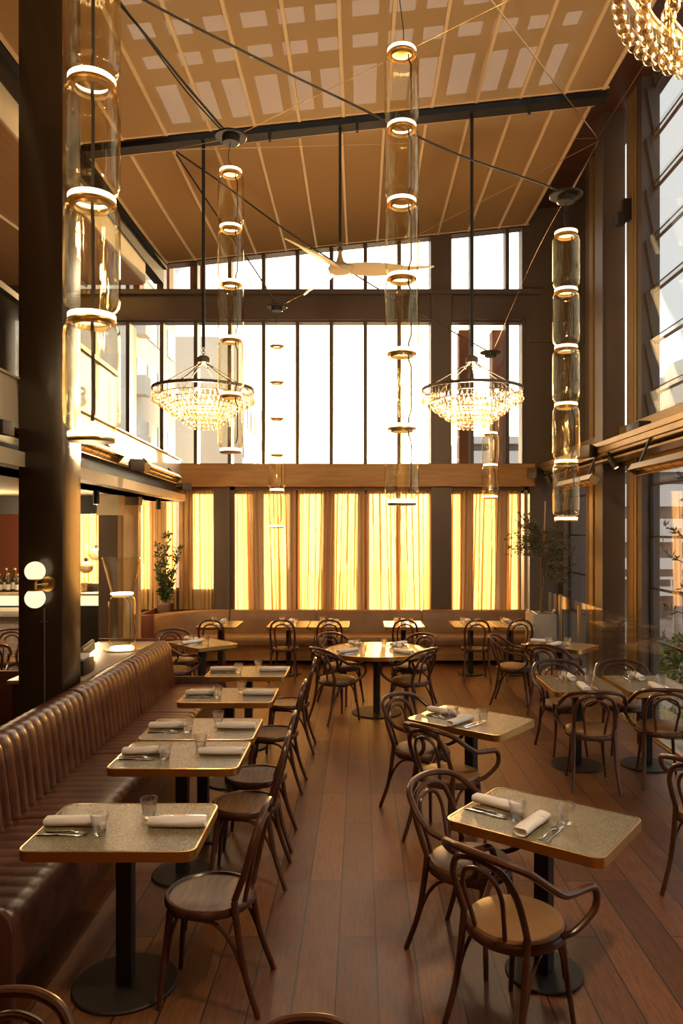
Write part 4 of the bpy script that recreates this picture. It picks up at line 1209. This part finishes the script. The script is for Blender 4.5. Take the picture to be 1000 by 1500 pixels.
def bottle(x, y, h, r_, label):
    p = [(0, 0), (r_, 0), (r_, h * .55), (r_ * .85, h * .64), (r_ * .32, h * .74), (r_ * .30, h * .95), (0, h * .96)]
    o = MB().lathe(p, 20).build('bottle', M['bottle'], loc=(x, y, 1.235))
    tag(o, label, 'bottle', 'bottles on the bar')
    MB().lathe([(0, h * .95), (r_ * .36, h * .95), (r_ * .36, h * 1.03), (0, h * 1.03)], 14).build('stopper', M['panelwood'], o)
    MB().lathe([(r_ * 1.01, h * .12), (r_ * 1.02, h * .12), (r_ * 1.02, h * .42), (r_ * 1.01, h * .42)], 20, closed=True).build('paper_label', M['whitepaper'], o)
bl = [(1, .26, .055, 'squat dark bottle at the left end of the visible bar bottles'), (8.2, .34, .045, 'tall bottle second from the left on the bar'), (14.5, .27, .034, 'low dark bottle between the two tall bar bottles'), (21, .34, .055, 'broad-shouldered bottle left of the backlit edge on the bar'), (28, .26, .034, 'low bottle nearest the backlit edge on the bar')]
for i, (px, h, r_, lab) in enumerate(bl):
    bottle((px - CX) * 11.35 / F, 11.3 + .07 * (i % 2), h, r_, lab)
def globe(px, py, Y, r_, label):
    c = at(px, py, Y)
    t = thing('woven_pendant', label, 'pendant lamp', c, 0, 'woven globe pendants over the bar')
    q = MB()
    for k in range(18):
        a = PI * k / 18
        q.tube([(r_ * math.cos(b) * math.cos(a), r_ * math.cos(b) * math.sin(a), r_ * math.sin(b) * .85) for b in [2 * PI * j / 24 for j in range(24)]], .006, 5, closed=True)
    for k in range(1, 10):
        b = -PI / 2 + PI * k / 10
        q.tube([(r_ * math.cos(b) * math.cos(a), r_ * math.cos(b) * math.sin(a), r_ * math.sin(b) * .85) for a in [2 * PI * j / 24 for j in range(24)]], .006, 5, closed=True)
    q.build('woven_shade', M['rattan'], t)
    MB().sphere((0, 0, 0), r_ * .35, 14, 8).build('bulb', M['opal'], t)
    MB().tube([(0, 0, r_ * .8), (0, 0, 2.64 - c.z)], .006, 6).box(-.02, .02, -.02, .02, r_ * .8, r_ * .8 + .06).build('cord', M['black'], t)
globe(126, 831, 11.4, .10, 'woven globe pendant over the bar, the lower left one')
globe(141, 812, 12.2, .11, 'woven globe pendant over the bar, the upper right one')
jar = MB().lathe([(0, 0), (.035, 0), (.05, .12), (.045, .14), (.04, .12), (.028, .012), (0, .012)], 20).build('amber_jar', M['crystal'], loc=at(124, 866, 11.3)); jar.location.z = 1.235
tag(jar, 'amber glass jar on the lit bar counter', 'jar')
tr = MB().box(-.22, .22, -.1, .1, 0, .12).build('bottle_rack', M['bronze'], loc=(-3.98, 11.5, 1.235), bev=.01); tag(tr, 'low dark rack on the right end of the bar', 'rack')
# dark pier and pale veneer pier at the end of the bar
struct(MB().box(-3.63, -3.36, 10.50, 10.75, 0, 2.36).build('column', M['bronze'], bev=.004, seg=1))
for (x, y, z) in ((-4.10, 11.4, 1.9), (-4.25, 12.2, 2.0), (-4.9, 9.5, 2.3)):  # two lights by the woven globes, plus added fill for the brick front
    pl_ = bpy.data.lights.new('bar_globe_and_fill', 'POINT'); pl_.energy = 26; pl_.color = (1, .74, .42); pl_.shadow_soft_size = .08
    q = bpy.data.objects.new('bar_globe_and_fill', pl_); COL.objects.link(q); q.location = (x, y, z)
struct(MB().box(-3.645, -3.345, 10.49, 10.77, 2.36, 2.66).build('trim_23', M['cream'], smooth=0))
struct(MB().box(-3.52, -3.24, 11.05, 11.2, 0, 2.60).build('column', M['panelwood'], bev=.004, seg=1))
struct(MB().box(-3.60, -3.22, 11.0, 11.2, 2.52, 2.66).build('trim_24', M['bronze'], smooth=0))
# chairs, a table and a timber screen beside the bar
sc_ = MB().box(-4.3, -2.99, 6.95, 7.0, 0, .86).build('timber_screen', M['plum'], bev=.004)
tag(sc_, 'low red-brown timber screen left of the dark column', 'screen')
tb = put(proto_round, (-4.75, 9.35, 0), 0, 'x'); tb.name = 'round_table'
tb.scale = (.62, .62, 1); tag(tb, 'small round table by the white brick bar front', 'table'); 
for ch in tb.children:
    if ch.name.startswith('table_top'): ch.data = ch.data.copy(); ch.data.materials[0] = M['plum']
if 'group' in tb: del tb['group']
chair('a', -4.62, 9.80, -90, 'bentwood armchair beyond the small round table at the brick bar front')
chair('a', -4.42, 8.93, 120, 'bentwood armchair on the near side of the small round table by the brick bar front')

# ================================================================== SUPPORT CABLES
def cable(pts, rad, mat, label, grp=None):
    o = MB().tube(catmull(pts, 6), rad, 6).build('support_cable', mat)
    return tag(o, label, 'cable', grp)
P2c, P4c = Vector((-1.225, 7.16, 5.87)), Vector((1.89, 6.98, 5.235))
P5c, P6c = Vector((-1.213, 11.0, 5.395)), Vector((1.88, 11.0, 4.73))
P3c = Vector((.294, 5.42, 6.76))
NR, NL = Vector((3.10, 9.90, 7.26)), at(258, 222, 9.0)
cable([at(120, -60, 5.4), at(215, 2, 5.7), at(390, 92, 6.1), at(500, 145, 6.35), at(660, 222, 6.7), at(790, 268, 6.93), P4c], .009, M['cable'], 'thick black cable sweeping from the upper left to the right pendant canopy')
cable([at(150, -22, 6.3), at(200, 35, 6.5), at(262, 112, 6.8), at(318, 178, 7.08), P2c], .011, M['cable'], 'thick black cable from the upper left corner to the canopy left of centre')
cable([at(170, -6, 6.3), at(212, 52, 6.5), at(270, 130, 6.8), at(320, 186, 7.08), P2c + Vector((-.02, 0, 0))], .007, M['cable'], 'thinner black cable looped beside the thick one at the upper left')
cable([NL, at(330, 272, 9.3), at(430, 345, 9.8), at(565, 430, 10.4), at(670, 490, 10.9), P6c], .010, M['cable'], 'black cable running behind the fan down to the far right pendant')
cable([NL + Vector((0, 0, -.03)), at(318, 316, 9.6), at(375, 398, 10.4), P5c], .010, M['cable'], 'black cable running from the roof beam down to the small distant pendant')
cable([P3c + Vector((.0, 0, .01)), NR], .008, M['wire'], 'brass rod slanting from the centre pendant canopy to the right column')
cable([NR + Vector((0, -.02, -.03)), P4c + Vector((.03, 0, 0))], .007, M['wire'], 'short brass wire from the right column to the right pendant canopy')
cable([NR + Vector((0, 0, .012)), NL + Vector((0, .02, .03))], .003, M['wire'], 'thin wire stretched level across the room below the roof beam')
cable([P2c + Vector((.04, 0, 0)), at(500, 122, 6.8), at(756, -5, 6.0)], .003, M['wire'], 'thin wire rising right from the canopy left of centre')
cable([NR + Vector((0, -.03, .03)), at(1010, -10, 6.5)], .003, M['wire'], 'thin wire rising from the right column past the amber chandelier')
cable([NR + Vector((0, .03, -.05)), at(790, 360, 10.4), P6c + Vector((.03, 0, 0))], .003, M['wire'], 'thin wire from the right column down to the far right pendant')
cable([P2c + Vector((0, .03, 0)), NL + Vector((0, -.02, .02))], .003, M['wire'], 'thin wire from the canopy left of centre to the roof beam')
cable([P5c + Vector((.03, 0, 0)), NR + Vector((0, .03, -.02))], .003, M['wire'], 'thin wire rising right from the small distant pendant canopy')

# ================================================================== OUTSIDE
GZ = -5.0
mst = pmat('street_paving', (.36, .27, .24), .8, col2=(.30, .23, .21), scale=.5)
st = MB().box(-80, 90, 13.6, 140, GZ - .2, GZ).box(4.5, 90, -30, 13.6, GZ - .2, GZ).build('street', mst, smooth=0); st['kind'] = 'structure'
rp = MB().box(18, 60, 36.5, 44, GZ, GZ + .05).build('street_paving', pmat('red_paving', (.45, .19, .15), .8), smooth=0); rp['kind'] = 'structure'
mw, mb_, mc = pmat('white_spandrel', (.80, .80, .80), .6), pmat('brown_window_band', (.15, .115, .085), .35, col2=(.24, .19, .14), scale=.6, stretch=(4, 1, .2)), pmat('pale_stone_facade', (.95, .90, .76), .7)
mglz = pmat('pale_reflective_glazing', (.86, .85, .76), .3)
bd = thing('office_building', 'white and brown banded office building across the street on the right', 'building', (30, 62, GZ))
MB().box(-22, 26, 0, 14, 0, 14.6).build('core', mb_, bd, smooth=0)
for z0, z1 in ((4.0, 4.9), (6.2, 8.1), (9.1, 10.9), (11.9, 13.6), (14.2, 14.8)):
    MB().box(-22, 26, -.5, .2, z0, z1).build('spandrel_band', mw, bd, smooth=0)
MB().box(-22, 26, -.9, -.4, 3.2, 3.4).build('canopy', mw, bd, smooth=0)
for k in range(24): MB().box(-21 + 2 * k, -20.9 + 2 * k, -.85, -.75, 2.2, 3.2).build('balustrade_post', mw, bd, smooth=0)
MB().box(-3.2, 1.5, -.6, 0, -.2, 2.0).build('shopfront', mw, bd, smooth=0)
MB().box(-6.4, -3.6, -1.2, 0, 1.9, 2.6).build('awning', mw, bd, smooth=0)
dm = thing('glass_rotunda', 'round glazed building top seen through the upper right louvres', 'building', (38.5, 82, GZ))
q = MB(); q.lathe([(0, 20), (5.5, 20), (6, 20.5), (6, 23.5), (5, 25.2), (3, 26), (0, 26.3)], 40); q.build('drum', mglz, dm)
for k in range(20):
    a = 2 * PI * k / 20
    MB().obox((6.05 * math.cos(a), 6.05 * math.sin(a), 21.8), (.08, 0, 0), (0, .08, 0), (0, 0, 1.9)).build('rib', mw, dm, smooth=0)
MB().cyl(0, 0, 0, 20, 5.6, n=40).build('shaft', mglz, dm)
def block(name, x0, x1, y0, y1, h, face, label, cols, rows, z0=6):
    t = thing(name, label, 'building', ((x0 + x1) / 2, y0, GZ))
    W = (x1 - x0) / 2
    MB().box(-W, W, 0, y1 - y0, 0, h).build('walls', mc, t, smooth=0)
    return t, W
def winpart(t, x0, x1, y0, y1, z0, z1, m=None):
    MB().box(x0, x1, y0, y1, z0, z1).build('window', m or mglz, t, smooth=0)
mwin = pmat('cream_window_recess', (.50, .47, .38), .4)
t, W = block('apartment_building', -14.0, -10.5, 35, 43, 24, 0, 'pale apartment building seen through the leftmost tall windows', 3, 6)
for z in (8.2, 11.0, 13.8, 16.6, 19.4):
    for k in range(4): winpart(t, W - .05, W + .05, .5 + 1.9 * k, 2.0 + 1.9 * k, z, z + 1.5, mglz)
    winpart(t, -W + .3, W - .4, -.05, .05, z, z + 1.5)
    MB().box(W, W + .5, .3, 1.2, z - .3, z + .6).build('balcony', mc, t, smooth=0)
t, W = block('apartment_building', -17.5, -9.6, 60, 70, 22.5, 0, 'plain beige tower behind the left chandelier', 1, 1)
t, W = block('office_building', -9.5, -7.0, 45, 57.5, 15.6, 0, 'pale office block with square windows right of the left chandelier', 1, 1)
for z in (5.5, 7.5, 9.5, 11.5, 13.5):
    for k in range(8): winpart(t, W - .05, W + .04, .4 + 1.5 * k, 1.4 + 1.5 * k, z, z + 1.2, mwin)
tw = MB().box(4.25, 5.45, 16.5, 17.5, GZ, 7).build('tower_building', pmat('dark_stone_tower', (.075, .065, .062), .5), smooth=0); tag(tw, 'dark building close outside the far right windows', 'building')
pole = MB().cyl(0, 0, 0, 7.2, .11, .09, 16).build('street_pole', pmat('grey_galvanised', (.42, .38, .35), .5), loc=at(992, 900, 17)); pole.location.z = GZ
tag(pole, 'grey street pole outside the right windows', 'pole')
for i, (px, py, Y, s) in enumerate([(925, 985, 15.0, .65), (1003, 975, 15.5, .6), (975, 1090, 13.0, .55)]):
    c = at(px, py, Y); r = random.Random(40 + i); lv = MB(); wd_ = MB()
    for k in range(900):
        d = Vector((r.gauss(0, 1), r.gauss(0, 1), r.gauss(0, 1))).normalized()
        leaf(lv, d * s * r.uniform(.55, 1.0), d + Vector((r.uniform(-.6, .6), r.uniform(-.6, .6), r.uniform(-.6, .6))), .16, .05, r)
    b = thing('street_shrub', ['clipped green shrub outside, just right of the bronze window jamb', 'green shrub outside at the right edge beside the grey pole', 'green shrub outside low behind the joined window tables'][i], 'shrub', c, 0, 'shrubs along the street')
    lv.build('foliage', M['bush'], b, smooth=0, flip=False)
    wd_.cyl(0, 0, GZ - c.z, 0, .07, .05, 8).build('trunk', M['trunk'], b)
def passer(px, foot, Y, h, col, label):
    c = at(px, foot, Y)
    me = bpy.data.meshes.new('person')
    J = [(0, 0, .52), (0, 0, .66), (0, 0, .80), (0, 0, .86), (0, 0, .94), (-.055, 0, .50), (-.06, .03, .27), (-.06, 0, .02), (.055, 0, .50), (.06, -.03, .27), (.06, .02, .02), (-.11, 0, .79), (-.13, 0, .62), (-.11, -.04, .48), (.11, 0, .79), (.13, 0, .62), (.11, -.04, .48)]
    E = [(0, 1), (1, 2), (2, 3), (3, 4), (0, 5), (5, 6), (6, 7), (0, 8), (8, 9), (9, 10), (2, 11), (11, 12), (12, 13), (2, 14), (14, 15), (15, 16)]
    rad = [.085, .08, .095, .035, .062, .06, .042, .028, .06, .042, .028, .038, .03, .022, .038, .03, .022]
    me.from_pydata([tuple(v * h for v in p) for p in J], E, [])
    o = bpy.data.objects.new('person', me); COL.objects.link(o)
    o.modifiers.new('skin', 'SKIN'); sd = o.modifiers.new('sub', 'SUBSURF'); sd.levels = 1; sd.render_levels = 1
    for v, q in zip(me.skin_vertices[0].data, rad): v.radius = (q * h, q * h)
    me.skin_vertices[0].data[0].use_root = True
    me.materials.append(pmat('street_clothes', col, .8)); o.location = (c.x, c.y, GZ)
    tag(o, label, 'person')
passer(971, 940, 40, 1.75, (.05, .045, .05), 'person in dark clothes walking on the street outside the right windows')
passer(960, 945, 42, 1.65, (.10, .08, .09), 'second person in dark clothes outside, left of the walking one')

# ================================================================== LIGHT, SKY, CAMERA
SUN_AZ, SUN_EL = math.atan(.056), R(4.4)
sd = Vector((math.sin(SUN_AZ) * math.cos(SUN_EL), math.cos(SUN_AZ) * math.cos(SUN_EL), math.sin(SUN_EL)))
wd = bpy.data.worlds.new('evening_sky'); SC.world = wd; wd.use_nodes = True
nt = wd.node_tree; nt.nodes.clear(); L = nt.links.new
out = nd(nt, 'ShaderNodeOutputWorld'); bg = nd(nt, 'ShaderNodeBackground')
tc = nd(nt, 'ShaderNodeTexCoord')
dt = nd(nt, 'ShaderNodeVectorMath', operation='DOT_PRODUCT'); dt.inputs[1].default_value = sd
mr = nd(nt, 'ShaderNodeMapRange'); mr.inputs[1].default_value = .93; mr.inputs[2].default_value = 1.0
pw = nd(nt, 'ShaderNodeMath', operation='POWER'); pw.inputs[1].default_value = 1.0
cr = nd(nt, 'ShaderNodeMix', data_type='RGBA'); cr.inputs[6].default_value = (.80, .80, .80, 1); cr.inputs[7].default_value = (1.0, .71, .34, 1)
ms = nd(nt, 'ShaderNodeMath', operation='MULTIPLY_ADD'); ms.inputs[1].default_value = SKY_GLOW; ms.inputs[2].default_value = SKY_BASE
L(tc.outputs['Generated'], dt.inputs[0]); L(dt.outputs['Value'], mr.inputs[0]); L(mr.outputs[0], pw.inputs[0])
L(pw.outputs[0], cr.inputs[0]); L(pw.outputs[0], ms.inputs[0]); au = nd(nt, 'ShaderNodeMath', operation='POWER'); au.inputs[1].default_value = 520; am = nd(nt, 'ShaderNodeMath', operation='MULTIPLY_ADD'); am.inputs[1].default_value = 34
mx0 = nd(nt, 'ShaderNodeMath', operation='MAXIMUM'); mx0.inputs[1].default_value = 0
L(dt.outputs['Value'], mx0.inputs[0]); L(mx0.outputs[0], au.inputs[0]); L(au.outputs[0], am.inputs[0]); L(ms.outputs[0], am.inputs[2])     # aureole round the low sun
L(cr.outputs[2], bg.inputs[0]); L(am.outputs[0], bg.inputs[1]); L(bg.outputs[0], out.inputs[0])
ld = bpy.data.lights.new('sun', 'SUN'); ld.energy = SUN_E; ld.color = (1, .64, .28); ld.angle = R(1.2)
lo = bpy.data.objects.new('sun', ld); COL.objects.link(lo); lo.rotation_euler = sd.to_track_quat('Z', 'Y').to_euler()
for (x, y, z, e) in ((-1.884, 9.1, 3.74, CHAND[0]), (1.335, 9.1, 3.74, CHAND[1]), (1.38, 2.22, 3.87, CHAND[2]), (-1.884, 2.22, 3.87, CHAND[3])):  # last light belongs to the added, unseen chandelier
    pl_ = bpy.data.lights.new('chandelier_light', 'POINT'); pl_.energy = e; pl_.color = (1, .76, .47); pl_.shadow_soft_size = .15
    q = bpy.data.objects.new('chandelier_light', pl_); COL.objects.link(q); q.location = (x, y, z)
cam = bpy.data.cameras.new('camera'); co = bpy.data.objects.new('camera', cam); COL.objects.link(co)
co.location = (0, 0, EYE); co.rotation_euler = (PI / 2, 0, 0)
cam.sensor_fit = 'AUTO'; cam.sensor_width = 36; cam.lens = F * 36 / 1500
cam.shift_x = -(CX - 500) / 1500; cam.shift_y = (HY - 750) / 1500
cam.clip_start = .05; cam.clip_end = 400
SC.camera = co
SC.view_settings.view_transform = 'Standard'; SC.view_settings.look = 'None'; SC.view_settings.gamma = 1
SC.view_settings.use_curve_mapping = False; SC.view_settings.exposure = EXPO
cy = SC.cycles
cy.max_bounces = 8; cy.diffuse_bounces = 4; cy.glossy_bounces = 4; cy.transmission_bounces = 6; cy.transparent_max_bounces = 40
cy.caustics_reflective = False; cy.caustics_refractive = False
cy.sample_clamp_indirect = 4.0
cy.use_denoising = True
